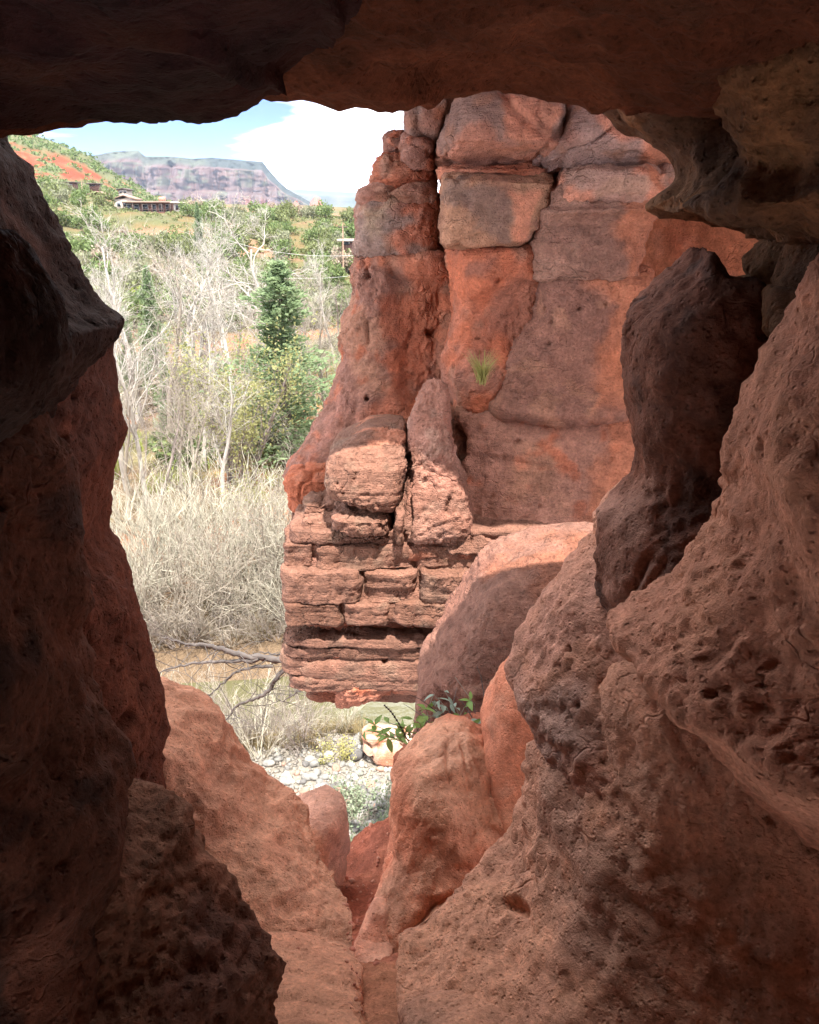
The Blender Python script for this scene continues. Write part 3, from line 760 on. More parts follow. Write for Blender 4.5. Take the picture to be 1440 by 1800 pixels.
rock('outcrop_shoulder', rows, 0.011, M_SMOOTH, outcrop, dict(big=(0.04, 2.2), med=(0.02, 6.0), fine=(0.004, 24)), 47, (SALMON, DUST, np.array([0.50, 0.23, 0.15])), e=0.7)
rows = [[(690, 1262, 4.0), (760, 1240, 4.1), (830, 1225, 4.1), (900, 1215, 4.1)], [(690, 1330, 3.75), (760, 1285, 3.8), (830, 1262, 3.8), (900, 1250, 3.8)], [(690, 1380, 3.4), (760, 1330, 3.4), (830, 1310, 3.4), (900, 1300, 3.4)], [(690, 1450, 3.2), (760, 1420, 3.2), (830, 1400, 3.2), (900, 1390, 3.2)]]
rows[0] = [list(U(*p) + np.array([0, 0.2, -0.6])) for p in rows[1]]
rock('soil_pocket', rows, 0.014, M_DIRT, outcrop, dict(big=(0.03, 2.0), med=(0.03, 8.0), fine=(0.012, 26)), 48, (np.array([0.38, 0.13, 0.08]), BROWN, RED), closed=False)

rows = [(980, 1010, 1080, 4.4, 0.1, 0.5), (990, 945, 1120, 4.4, 0.2, 0.6), (1004, 882, 1150, 4.4, 0.28, 0.7), (1022, 846, 1180, 4.4, 0.34, 0.7), (1046, 832, 1200, 4.4, 0.4, 0.7), (1078, 812, 1200, 4.4, 0.44, 0.7), (1110, 788, 1200, 4.4, 0.48, 0.7), (1150, 768, 1200, 4.38, 0.5, 0.7), (1166, 764, 1200, 4.38, 0.44, 0.7), (1172, 756, 1200, 4.4, 0.32, 0.7), (1195, 740, 1200, 4.4, 0.26, 0.7), (1250, 735, 1200, 4.4, 0.24, 0.7), (1330, 735, 1200, 4.3, 0.3, 0.7)]
rock('angular_boulder', rows, 0.015, M_ROCK, None, dict(big=(0.03, 1.5), med=(0.026, 5.0), rid=(-0.016, 8), fine=(0.012, 26), facet=(0.02, 0.8), strata=(0.09, 0.015, 0.012)), 50, (np.array([0.22, 0.108, 0.078]), VARN * 0.9, np.array([0.25, 0.122, 0.086])), e=0.42, smooth=False, label='angular brown boulder wedged between buttress and cave wall', cat='boulder',
     paints=[([(870, 980), (1040, 950), (1040, 1010), (960, 1040), (860, 1010)], ORANGE * 0.6, 20, 0.7)])

# ------------------------------------------------------------------ the sandstone buttress across the gap
but = empty('sandstone_buttress', U(700, 1240, 6.0), 'tall layered red sandstone buttress standing outside the cave', 'rock formation')
FR = 0.0172
ST_B = dict(big=(0.07, 1.1), med=(0.03, 4.0), rid=(-0.022, 6.5), fine=(0.014, 24.0), strata=(0.16, 0.03, 0.018))
ST_PIT = dict(big=(0.09, 1.2), med=(0.04, 3.8), rid=(-0.016, 8.0), fine=(0.018, 27.0), pits=[(12.0, 0.034, 0.5, 0.36), (4.0, 0.08, 0.18, 0.27)])
ST_SH = dict(big=(0.035, 1.5), med=(0.014, 6.0), rid=(-0.007, 11.0), fine=(0.008, 30.0))
ST_BLK = dict(big=(0.05, 1.6), med=(0.022, 5.0), rid=(-0.016, 8.0), fine=(0.011, 24.0), facet=(0.03, 1.2))


def bl(name, rows, seed, cols, style=ST_B, e=0.6, smooth=True, label=None, paints=(), cracks=(), dents=(), res=FR, cap=0.4):
    return rock(name, rows, res, M_ROCK, but, style, seed, cols, paints, cracks, dents, 0.22, True, e, smooth, cap, label)

# the brow added above the picture, unseen, for its shadow: it leans out over the gap and keeps the upper faces in shade
BX = (-0.9, -0.45, 0.1, 0.9, 2.0, 3.2, 4.5)
rock('shade_brow', [[[x, y + (0.35 if i == 0 else 0) - (0.26 * float(sstep(0.2, 0.9, np.array(float(x)))) if y < 5.0 else 0), z + 0.06 * math.sin(3 * x)] for i, x in enumerate(BX)] for y, z in ((8.5, 2.6), (6.6, 2.4), (5.3, 2.0), (4.72, 1.6), (4.57, 1.36), (4.8, 1.2), (5.5, 1.15), (6.6, 1.2), (8.5, 1.4))],
     0.05, M_ROCK, but, dict(big=(0.05, 0.8), med=(0.04, 2.5), fine=(0.0, 9), strata=(0.3, 0.04, 0.03)), 59, (BROWN, RED, VARN), closed=False)
# left pillar
bl('cap_block', [(150, 712, 830, 7.3, 0.4, 0.6), (185, 704, 812, 7.3, 0.5, 0.6), (215, 706, 790, 7.3, 0.5, 0.6), (240, 712, 775, 7.3, 0.42, 0.6), (262, 728, 768, 7.3, 0.3, 0.5)], 60, (GREYV * 1.3, VARN * 1.2, BROWN), ST_BLK, smooth=False,
   paints=[([(750, 200), (790, 200), (780, 240), (752, 225)], ORANGE * 0.8, 8)])
bl('cap_block', [(238, 706, 768, 7.28, 0.3, 0.5), (262, 703, 768, 7.28, 0.45, 0.5), (284, 706, 766, 7.28, 0.42, 0.5), (300, 725, 764, 7.28, 0.3, 0.5)], 61, (VARN * 1.25, BROWN, RED), ST_BLK, smooth=False)
bl('broken_stones', [(228, 690, 715, 7.4, 0.15, 0.3), (243, 676, 715, 7.4, 0.25, 0.4), (262, 676, 715, 7.4, 0.25, 0.4), (272, 690, 715, 7.4, 0.2, 0.4)], 62, (VARN * 1.3, BROWN, RED), ST_BLK, smooth=False)
bl('broken_stones', [(266, 668, 720, 7.4, 0.2, 0.4), (280, 660, 770, 7.4, 0.3, 0.4), (300, 655, 770, 7.4, 0.35, 0.4), (318, 648, 770, 7.4, 0.38, 0.4), (332, 650, 772, 7.4, 0.35, 0.4)], 63, (RED * 0.9, BROWN, VARN * 1.3), dict(ST_BLK, strata=(0.07, 0.05, 0.03)), smooth=False)
bl('ledge', [(322, 650, 765, 7.35, 0.3, 0.5), (333, 628, 766, 7.35, 0.42, 0.5), (345, 624, 768, 7.35, 0.45, 0.5), (356, 628, 768, 7.35, 0.38, 0.5)], 64, (VARN * 1.4, BROWN, PINKGREY), ST_BLK, smooth=False)
bl('pillar_block', [(342, 630, 775, 7.35, 0.36, 0.6), (370, 626, 778, 7.35, 0.42, 0.6), (410, 623, 779, 7.35, 0.44, 0.6), (440, 620, 779, 7.35, 0.42, 0.6), (452, 628, 780, 7.35, 0.36, 0.6)], 65, (VARN * 1.15, GREYV * 1.3, BROWN), ST_B,
   paints=[([(700, 320), (780, 320), (785, 450), (690, 450), (700, 410), (735, 398), (745, 380), (715, 365)], RED, 10), ([(640, 340), (690, 330), (670, 400), (645, 400)], np.array([0.40, 0.27, 0.17]), 14, 0.7)])
bl('pillar_trunk', [(446, 622, 800, 7.35, 0.38, 0.6), (480, 617, 806, 7.35, 0.46, 0.6), (510, 622, 812, 7.35, 0.46, 0.6), (530, 618, 812, 7.35, 0.44, 0.6), (570, 604, 812, 7.35, 0.46, 0.6), (600, 597, 812, 7.33, 0.48, 0.6), (625, 602, 812, 7.3, 0.5, 0.6), (660, 592, 812, 7.25, 0.52, 0.6), (700, 578, 812, 7.2, 0.55, 0.6), (740, 558, 812, 7.1, 0.58, 0.6),
    (780, 530, 812, 7.0, 0.6, 0.6), (815, 506, 800, 6.9, 0.6, 0.6), (826, 503, 780, 6.85, 0.58, 0.6), (834, 530, 760, 6.8, 0.5, 0.5)], 66, (VARN * 1.1, BROWN, RED * 0.8), ST_PIT,
   paints=[([(690, 450), (800, 450), (800, 560), (780, 700), (720, 740), (640, 760), (690, 660), (690, 560)], RED, 22), ([(600, 690), (640, 690), (560, 800), (520, 815)], np.array([0.36, 0.16, 0.12]), 14, 0.7)],
   cracks=[([(644, 565), (646, 600)], 4, 0.05), ([(668, 470), (700, 478)], 6, 0.03)], dents=[([(690, 470), (795, 500), (790, 690), (730, 720), (690, 640)], 25, 0.14), ([(755, 580), (785, 578), (782, 590), (760, 590)], 6, 0.14)])
# middle column
bl('cap_block', [(120, 800, 1020, 6.95, 0.45, 0.8), (158, 810, 1010, 6.95, 0.52, 0.8), (190, 790, 1000, 6.95, 0.62, 0.8), (225, 776, 1000, 6.95, 0.66, 0.8), (262, 768, 1005, 6.95, 0.66, 0.8), (284, 768, 1010, 6.95, 0.52, 0.8), (298, 800, 1010, 6.95, 0.36, 0.8)], 67, (np.array([0.27, 0.155, 0.12]), VARN * 1.2, BROWN), ST_BLK,
   paints=[([(878, 160), (985, 185), (975, 270), (930, 258), (890, 250), (880, 200)], SALMON, 7), ([(768, 255), (900, 268), (1000, 265), (960, 300), (770, 300)], np.array([0.46, 0.17, 0.10]), 12, 0.8)], label='top block with a fresh salmon scar')
bl('cap_block', [(150, 985, 1200, 6.8, 0.35, 0.8), (190, 978, 1200, 6.8, 0.5, 0.8), (230, 975, 1210, 6.8, 0.6, 0.8), (265, 950, 1210, 6.8, 0.62, 0.8), (288, 930, 1200, 6.8, 0.5, 0.8), (304, 940, 1190, 6.8, 0.4, 0.8)], 68, (np.array([0.32, 0.19, 0.155]), VARN * 1.3, BROWN), ST_BLK,
   paints=[([(1040, 195), (1120, 200), (1180, 300), (1120, 250), (1060, 235), (1040, 220)], SALMON, 10), ([(1140, 240), (1200, 240), (1200, 330), (1140, 320)], ORANGE, 10)])
bl('slab', [(292, 768, 960, 6.95, 0.4, 0.6), (300, 768, 970, 6.95, 0.5, 0.6), (316, 770, 960, 6.95, 0.48, 0.6)], 69, (SALMON * 0.9, RED, BROWN), dict(ST_B, strata=(0.05, 0.03, 0.02)), smooth=False)
bl('slab', [(310, 776, 962, 6.92, 0.44, 0.6), (322, 774, 966, 6.92, 0.56, 0.6), (360, 774, 962, 6.92, 0.58, 0.6), (400, 776, 940, 6.92, 0.58, 0.6), (425, 778, 925, 6.92, 0.54, 0.6), (434, 790, 910, 6.92, 0.42, 0.6)], 70, (np.array([0.37, 0.185, 0.11]), BROWN, VARN * 1.2), dict(ST_BLK, facet=(0.012, 1.5)), e=0.3, smooth=False,
   paints=[([(775, 318), (880, 318), (880, 350), (775, 356)], GREYV, 9), ([(850, 350), (885, 350), (905, 410), (870, 400)], GREYV * 1.15, 9), ([(882, 322), (965, 330), (930, 420), (905, 400), (885, 360)], SALMON, 7)], label='flat faced slab with a grey stain and salmon patch')
bl('column_trunk', [(426, 780, 975, 6.95, 0.44, 0.6), (445, 782, 975, 6.95, 0.52, 0.6), (480, 788, 970, 6.95, 0.54, 0.6), (510, 796, 960, 6.95, 0.5, 0.6), (540, 796, 960, 6.95, 0.48, 0.6), (580, 790, 970, 6.95, 0.5, 0.6), (620, 778, 980, 6.9, 0.56, 0.6), (650, 776, 990, 6.85, 0.6, 0.6), (690, 786, 1000, 6.8, 0.62, 0.6), (740, 800, 1000, 6.75, 0.6, 0.6), (800, 810, 1000, 6.7, 0.55, 0.6)], 71, (RED, np.array([0.38, 0.145, 0.09]), BROWN), ST_PIT,
   paints=[([(820, 445), (880, 445), (870, 500), (830, 510)], VARN, 14, 0.8), ([(780, 620), (860, 620), (900, 680), (790, 700)], VARN * 1.3, 20, 0.8)], dents=[([(830, 530), (930, 510), (930, 600), (860, 620)], 30, 0.10)])
# right column
bl('ledge', [(288, 1010, 1160, 6.7, 0.3, 0.7), (300, 985, 1172, 6.7, 0.5, 0.7), (312, 975, 1170, 6.7, 0.56, 0.7), (345, 960, 1160, 6.7, 0.56, 0.7), (365, 945, 1150, 6.7, 0.46, 0.7)], 72, (np.array([0.38, 0.22, 0.165]), PINKGREY, SALMON), ST_BLK,
   paints=[([(985, 315), (1050, 310), (1040, 350), (1000, 370), (985, 350)], SALMON, 9), ([(1050, 308), (1160, 308), (1150, 340), (1050, 345)], TAN * 0.75, 7), ([(1145, 290), (1180, 290), (1180, 340), (1150, 345)], ORANGE, 7)])
bl('column_block', [(335, 950, 1150, 6.72, 0.46, 0.7), (360, 945, 1150, 6.72, 0.56, 0.7), (374, 935, 1145, 6.72, 0.56, 0.7), (392, 925, 1135, 6.72, 0.46, 0.7), (430, 920, 1125, 6.72, 0.46, 0.7), (480, 922, 1115, 6.72, 0.46, 0.7), (490, 926, 1110, 6.72, 0.42, 0.7)], 73, (np.array([0.31, 0.16, 0.113]), VARN * 1.2, np.array([0.36, 0.195, 0.14])), ST_B, e=0.5,
   paints=[([(1010, 380), (1130, 380), (1120, 490), (1005, 490)], VARN * 0.85, 10, 0.8), ([(1095, 330), (1200, 330), (1200, 500), (1110, 500)], ORANGE * 0.9, 10)])
bl('column_trunk', [(482, 926, 1130, 6.75, 0.42, 0.7), (500, 930, 1130, 6.75, 0.46, 0.7), (560, 925, 1130, 6.75, 0.46, 0.7), (600, 900, 1130, 6.72, 0.5, 0.7), (640, 875, 1140, 6.7, 0.56, 0.7), (670, 862, 1150, 6.65, 0.62, 0.7), (692, 850, 1150, 6.6, 0.68, 0.7), (703, 848, 1150, 6.6, 0.66, 0.7)], 74, (VARN * 1.05, np.array([0.28, 0.125, 0.085]), BROWN * 1.1), ST_PIT, e=0.55,
   paints=[([(1050, 430), (1200, 430), (1200, 800), (1040, 720), (1060, 600)], ORANGE * 0.95, 16), ([(1100, 700), (1070, 640), (1200, 640), (1200, 720)], ORANGE, 10)])
bl('lower_body', [(700, 780, 1150, 6.65, 0.48, 0.7), (708, 778, 1150, 6.65, 0.56, 0.7), (735, 776, 1150, 6.62, 0.58, 0.7), (760, 776, 1150, 6.6, 0.62, 0.7), (820, 776, 1150, 6.5, 0.66, 0.7), (870, 776, 1150, 6.45, 0.7, 0.7), (920, 770, 1150, 6.4, 0.74, 0.7), (960, 760, 1150, 6.35, 0.76, 0.7), (1050, 740, 1150, 6.3, 0.76, 0.7), (1200, 760, 1150, 6.3, 0.7, 0.7)], 75, (np.array([0.33, 0.152, 0.105]), BROWN * 1.1, RED * 0.85), dict(ST_PIT, strata=(0.2, 0.04, 0.02), pits=[(12.0, 0.028, 0.45, 0.36), (4.0, 0.06, 0.15, 0.25)]), e=0.55,
   paints=[([(1065, 680), (1200, 680), (1200, 960), (1020, 960), (1060, 860), (1080, 760)], ORANGE * 0.9, 16), ([(900, 805), (925, 800), (920, 835), (905, 835)], SALMON, 5), ([(700, 930), (1040, 900), (1040, 1000), (700, 1000)], np.array([0.45, 0.215, 0.15]), 25, 0.8)],
   dents=[([(794, 758), (806, 750), (818, 772), (820, 800), (808, 822), (796, 812)], 4, 0.22)], cracks=[([(790, 690), (793, 760)], 4, 0.06), ([(850, 690), (849, 720)], 3, 0.03), ([(870, 690), (872, 730)], 3, 0.03)])
# spire and blocks in front
LIT = (np.array([0.205, 0.098, 0.066]), np.array([0.175, 0.081, 0.052]), TAN * 0.42)
bl('spire', [(670, 758, 774, 6.0, 0.06, 0.1), (682, 742, 782, 6.0, 0.14, 0.2), (700, 733, 790, 6.0, 0.20, 0.3), (730, 722, 793, 5.98, 0.26, 0.4), (760, 716, 795, 5.96, 0.30, 0.5), (800, 714, 800, 5.94, 0.33, 0.6), (840, 710, 815, 5.92, 0.36, 0.6), (880, 706, 826, 5.9, 0.39, 0.6), (908, 704, 832, 5.9, 0.40, 0.6), (924, 712, 826, 5.9, 0.37, 0.6), (932, 730, 800, 5.9, 0.3, 0.5)], 76, (VARN * 1.35, PINKGREY, np.array([0.40, 0.23, 0.17])), dict(ST_PIT, big=(0.03, 1.8), rid=(-0.012, 10), pits=[(15.0, 0.018, 0.5, 0.36)]), e=0.5, res=0.014,
   paints=[([(700, 830), (830, 830), (830, 940), (700, 940)], LIT[0], 25, 0.8)], cracks=[([(716, 800), (718, 940)], 3.5, 0.07), ([(790, 875), (786, 900)], 4, 0.05)], label='small pitted spire')
bl('perched_block', [(755, 640, 712, 5.95, 0.10, 0.5), (760, 628, 714, 5.95, 0.22, 0.5), (782, 588, 716, 5.93, 0.34, 0.6), (800, 576, 716, 5.92, 0.40, 0.6), (835, 576, 712, 5.9, 0.42, 0.6), (852, 588, 708, 5.9, 0.42, 0.6), (862, 620, 704, 5.9, 0.40, 0.6), (874, 672, 700, 5.9, 0.34, 0.5)], 77, LIT, dict(ST_PIT, big=(0.02, 1.8), med=(0.012, 5), rid=(-0.008, 11), pits=[(18.0, 0.018, 0.55, 0.34)], strata=(0.14, 0.012, 0.01)), e=0.36, smooth=False, res=0.013, label='pitted block perched on the shelf',
   cracks=[([(618, 776), (660, 780), (680, 790)], 3, 0.02)], paints=[([(625, 750), (720, 750), (712, 775), (640, 778)], SALMON * 0.9, 6, 0.8)])
bl('shelf_slab', [(870, 594, 692, 5.95, 0.36, 0.5), (878, 588, 694, 5.95, 0.50, 0.5), (898, 589, 692, 5.95, 0.50, 0.5), (906, 600, 690, 5.95, 0.46, 0.5)], 78, LIT, dict(ST_BLK, facet=(0.012, 3.0)), e=0.4, smooth=False, res=0.013)
bl('shelf_stub', [(868, 690, 712, 5.8, 0.26, 0.4), (880, 690, 714, 5.8, 0.34, 0.4), (915, 692, 713, 5.8, 0.34, 0.4), (930, 696, 710, 5.8, 0.3, 0.4)], 79, LIT, dict(ST_BLK, facet=(0.01, 3.0)), e=0.5, smooth=False, res=0.013)
bl('side_block', [(818, 520, 590, 6.5, 0.2, 0.4), (826, 508, 600, 6.5, 0.32, 0.5), (850, 508, 600, 6.5, 0.36, 0.5), (876, 512, 600, 6.5, 0.36, 0.5), (888, 520, 590, 6.5, 0.28, 0.5)], 80, (RED * 0.85, BROWN, SALMON * 0.8), dict(ST_BLK, facet=(0.02, 3.0)), e=0.55, smooth=False, res=0.014)
# lower shelf, bed by bed
bl('shelf_bed', [(880, 561, 840, 6.1, 0.22, 0.5), (892, 545, 870, 6.08, 0.32, 0.5), (902, 535, 900, 6.05, 0.38, 0.5), (914, 521, 930, 6.03, 0.41, 0.5), (930, 516, 970, 6, 0.42, 0.5), (945, 515, 1000, 6, 0.42, 0.5)], 81, (LIT[0], LIT[1], SALMON * 0.72), dict(ST_SH, strata=(0.05, 0.02, 0.012)), e=0.42, res=0.03, paints=[([(540, 920), (600, 915), (640, 935), (540, 945)], PALE, 8, 0.7)])
bl('shelf_bed', [(938, 515, 1000, 6, 0.36, 0.5), (950, 514, 1020, 6, 0.41, 0.5), (975, 513, 1030, 6, 0.43, 0.5), (1000, 515, 1030, 6, 0.44, 0.5), (1020, 517, 1030, 6, 0.46, 0.5), (1038, 521, 1030, 6, 0.46, 0.5), (1046, 525, 1030, 6, 0.42, 0.5)], 82, LIT, dict(ST_SH, strata=(0.075, 0.018, 0.014), pits=[(24.0, 0.010, 0.4, 0.36)]), e=0.36, res=0.03,
   cracks=[([(714, 935), (710, 965), (706, 1000)], 4, 0.12), ([(731, 985), (733, 1035)], 4, 0.05), ([(578, 1025), (582, 1045)], 5, 0.05)], paints=[([(505, 910), (548, 910), (535, 1050), (505, 1050)], np.array([0.34, 0.155, 0.11]), 10, 0.8)])
bl('recessed_bed', [(1044, 519, 1030, 6.05, 0.24, 0.5), (1060, 517, 1030, 6.05, 0.22, 0.5), (1078, 515, 1030, 6.05, 0.26, 0.5), (1086, 514, 1030, 6.05, 0.32, 0.5)], 83, (RED * 0.8, BROWN, SALMON * 0.7), dict(ST_SH, strata=(0.05, 0.02, 0.01)), e=0.4, res=0.03)
bl('shelf_bed', [(1074, 535, 1000, 6, 0.3, 0.5), (1086, 517, 1000, 6, 0.38, 0.5), (1100, 512, 980, 6, 0.44, 0.5), (1112, 512, 980, 6, 0.44, 0.5), (1116, 512, 980, 6, 0.4, 0.5)], 84, (SALMON * 0.66, RED * 0.75, LIT[0]), dict(ST_SH, strata=(0.04, 0.025, 0.016)), e=0.38, res=0.03)
bl('shelf_bed', [(1106, 512, 960, 5.98, 0.4, 0.5), (1118, 510, 960, 5.98, 0.46, 0.5), (1135, 511, 940, 5.98, 0.46, 0.5), (1152, 519, 920, 5.98, 0.44, 0.5), (1162, 535, 900, 5.98, 0.4, 0.5)], 85, LIT, dict(ST_SH, strata=(0.06, 0.018, 0.012)), e=0.36, res=0.03,
   cracks=[([(543, 1120), (545, 1160)], 4, 0.06), ([(588, 1122), (594, 1150)], 3, 0.04), ([(606, 1130), (604, 1150)], 3, 0.04), ([(680, 1112), (676, 1160)], 4, 0.05), ([(695, 1110), (692, 1150)], 3, 0.04), ([(604, 1142), (640, 1134), (670, 1130)], 3, 0.05), ([(664, 1103), (790, 1108)], 4, 0.06)], paints=[([(505, 1095), (545, 1105), (545, 1160), (505, 1160)], VARN * 1.3, 8, 0.8)])
bl('shelf_bed', [(1150, 529, 920, 5.98, 0.36, 0.5), (1160, 531, 900, 5.98, 0.42, 0.5), (1172, 545, 880, 5.98, 0.38, 0.5), (1183, 557, 860, 5.98, 0.34, 0.5), (1192, 575, 840, 5.98, 0.29, 0.5), (1197, 589, 830, 5.98, 0.22, 0.4)], 86, (np.array([0.34, 0.155, 0.10]), RED * 0.75, LIT[1]), dict(ST_SH, strata=(0.07, 0.012, 0.008)), e=0.4, res=0.03, cracks=[([(690, 1170), (690, 1215)], 4, 0.05)], paints=[([(520, 1155), (600, 1155), (600, 1250), (540, 1250)], VARN * 1.4, 6, 0.7)])
bl('hanging_wedge', [(1150, 592, 700, 5.95, 0.40, 0.4), (1165, 590, 700, 5.95, 0.44, 0.4), (1185, 590, 680, 5.95, 0.41, 0.4), (1200, 591, 652, 5.95, 0.36, 0.35), (1212, 592, 622, 5.95, 0.30, 0.3), (1218, 594, 606, 5.95, 0.24, 0.2)], 87, (np.array([0.40, 0.16, 0.10]), BROWN, RED), dict(ST_BLK, big=(0.015, 2.0), facet=(0.008, 2.0)), e=0.45, smooth=False, res=0.013)

# the beds break along joints into blocks, some proud and some fallen back
SIL = np.array([(898, 548), (912, 520), (930, 510), (975, 508), (1020, 511), (1045, 516), (1060, 514), (1082, 509), (1105, 506), (1122, 505), (1142, 510), (1152, 520), (1170, 538), (1182, 552), (1206, 565), (1222, 568), (1232, 588)], float)
FRONT = np.array([(898, 0.40), (912, 0.46), (960, 0.49), (1040, 0.52), (1046, 0.50), (1050, 0.31), (1074, 0.31), (1082, 0.45), (1110, 0.50), (1150, 0.50), (1164, 0.46), (1180, 0.38), (1210, 0.30), (1232, 0.28)], float)
BEDS = [(900, 922), (923, 962), (963, 1012), (1013, 1046), (1077, 1090), (1091, 1109), (1111, 1140), (1141, 1163), (1164, 1192)]
br_ = np.random.default_rng(501)
for k, (p0, p1) in enumerate(BEDS):
    pm = (p0 + p1) / 2
    left = np.interp(pm, SIL[:, 0], SIL[:, 1]) + br_.normal(0, 2.5)
    right = np.interp(pm, [900, 1040, 1110, 1240], [960, 900, 830, 770])
    joints = sorted(x + br_.normal(0, 7) for x in (565, 605, 650, 690, 714, 733, 775, 820, 870) if left + 35 < x < right - 30 and br_.random() < 0.20)
    edges = [left] + joints + [right]
    bed_off = br_.normal(0, 0.022)
    for j in range(len(edges) - 1):
        xa, xb = edges[j] - (0.5 if j else 0), edges[j + 1] + 0.5
        f = np.interp(pm, FRONT[:, 0], FRONT[:, 1]) + bed_off + br_.normal(0, 0.012) - (0.015 if j == 0 else 0)
        q0, q1 = p0 - 2.0 + br_.normal(0, 0.6), p1 + 2.0 + br_.normal(0, 0.6)
        cc = tuple(c_ * (1 + 0.05 * br_.normal()) for c_ in LIT)
        if k >= 8:
            cc = (np.array([0.21, 0.095, 0.063]), RED * 0.45, LIT[1])
        if j == 0:
            cc = tuple(c_ * 0.85 for c_ in cc)
        bl('bed_block', [(q0, xa + 1, xb - 1, 6.0, f - 0.035, 0.3), (q0 + 2.0, xa, xb, 6.0, f, 0.3), (q1 - 2.5, xa, xb, 6.0, f + br_.normal(0, 0.012), 0.3), (q1, xa + 1, xb - 1, 6.0, f - 0.03, 0.3)], 510 + 7 * k + j, cc,
           dict(big=(0.03, 2.2), med=(0.02, 7.0), rid=(-0.010, 13.0), fine=(0.010, 34.0), strata=(0.055, 0.022, 0.014), pits=[(18.0, 0.014, 0.35, 0.34)] if k < 4 else ()), e=0.24, smooth=False, res=0.0165, cap=0.1)
# small ledges and rubble round the perched block
for k, (rows_, sd) in enumerate([([(862, 548, 600, 6.15, 0.24, 0.4), (866, 540, 604, 6.15, 0.3, 0.4), (880, 540, 604, 6.15, 0.3, 0.4), (886, 546, 600, 6.15, 0.26, 0.4)], 1), ([(882, 545, 640, 6.05, 0.3, 0.4), (886, 536, 644, 6.05, 0.4, 0.4), (902, 532, 648, 6.05, 0.42, 0.4), (906, 540, 640, 6.05, 0.36, 0.4)], 2),
        ([(905, 606, 690, 5.95, 0.36, 0.4), (908, 600, 694, 5.95, 0.42, 0.4), (918, 600, 692, 5.95, 0.42, 0.4), (922, 610, 680, 5.95, 0.36, 0.4)], 3), ([(905, 770, 850, 6.0, 0.34, 0.4), (908, 764, 860, 6.0, 0.42, 0.4), (934, 770, 880, 6.0, 0.46, 0.4), (938, 780, 870, 6.0, 0.4, 0.4)], 4),
        ([(925, 840, 980, 6.1, 0.36, 0.4), (929, 830, 1000, 6.1, 0.44, 0.4), (950, 830, 1010, 6.1, 0.48, 0.4), (954, 840, 1000, 6.1, 0.42, 0.4)], 5)]):
    bl('ledge_stone', rows_, 640 + sd, LIT, dict(ST_BLK, big=(0.02, 2.5), facet=(0.02, 2.6)), e=0.3, smooth=False, res=0.015, cap=0.1)

# alcove wall behind and the cliff it belongs to
cliff = empty('cliff', (4.0, 9.0, -15.0), kind='structure')
rows = [[(950, 120, 7.6), (1050, 120, 7.5), (1150, 120, 7.4), (1300, 120, 6.8), (1500, 100, 6.0), (1900, 60, 5.0)],
        [(950, 330, 7.6), (1050, 330, 7.5), (1150, 330, 7.4), (1300, 330, 6.8), (1500, 330, 6.0), (1900, 330, 5.0)],
        [(950, 420, 7.8), (1050, 420, 7.7), (1150, 420, 7.6), (1300, 420, 7.0), (1500, 420, 6.2), (1900, 420, 5.2)],
        [(950, 600, 7.7), (1050, 600, 7.6), (1150, 600, 7.4), (1300, 600, 6.7), (1500, 600, 5.8), (1900, 600, 4.8)],
        [(950, 850, 7.2), (1050, 850, 7.1), (1150, 850, 6.8), (1300, 850, 6.0), (1500, 850, 5.2), (1900, 850, 4.4)],
        [(950, 1100, 6.9), (1050, 1100, 6.6), (1150, 1100, 6.2), (1300, 1100, 5.4), (1500, 1100, 4.8), (1900, 1100, 4.2)],
        [(950, 1400, 6.9), (1050, 1400, 6.6), (1150, 1400, 6.0), (1300, 1400, 5.2), (1500, 1400, 4.6), (1900, 1400, 4.0)]]
rock('alcove_wall', rows, 0.04, M_ROCK, cliff, dict(big=(0.12, 0.8), med=(0.03, 3.0), fine=(0.008, 16), strata=(0.3, 0.03, 0.01)), 90, (ORANGE, RED, SALMON), closed=False, label='smooth orange alcove wall seen past the fin')
rows = [(0, 790, 2600, 9.5, 1.6, 3.0), (300, 780, 2600, 9.5, 1.7, 3.0), (700, 800, 2600, 9.5, 1.8, 3.0), (1000, 800, 2600, 9.5, 1.9, 3.0), (1250, 850, 2600, 9.5, 1.8, 3.0), (1600, 880, 2600, 9.3, 1.6, 3.0), (2300, 900, 2600, 8.8, 1.4, 3.0), (3200, 800, 2600, 7.5, 1.0, 3.0)]
rock('cliff_body', rows, 0.12, M_ROCK, cliff, dict(big=(0.25, 0.5), med=(0.08, 1.6), fine=(0.0, 16), strata=(0.5, 0.1, 0.05)), 92, (RED, BROWN, VARN))
# ------------------------------------------------------------------ valley ground, creek, far country
ZF = -15.0


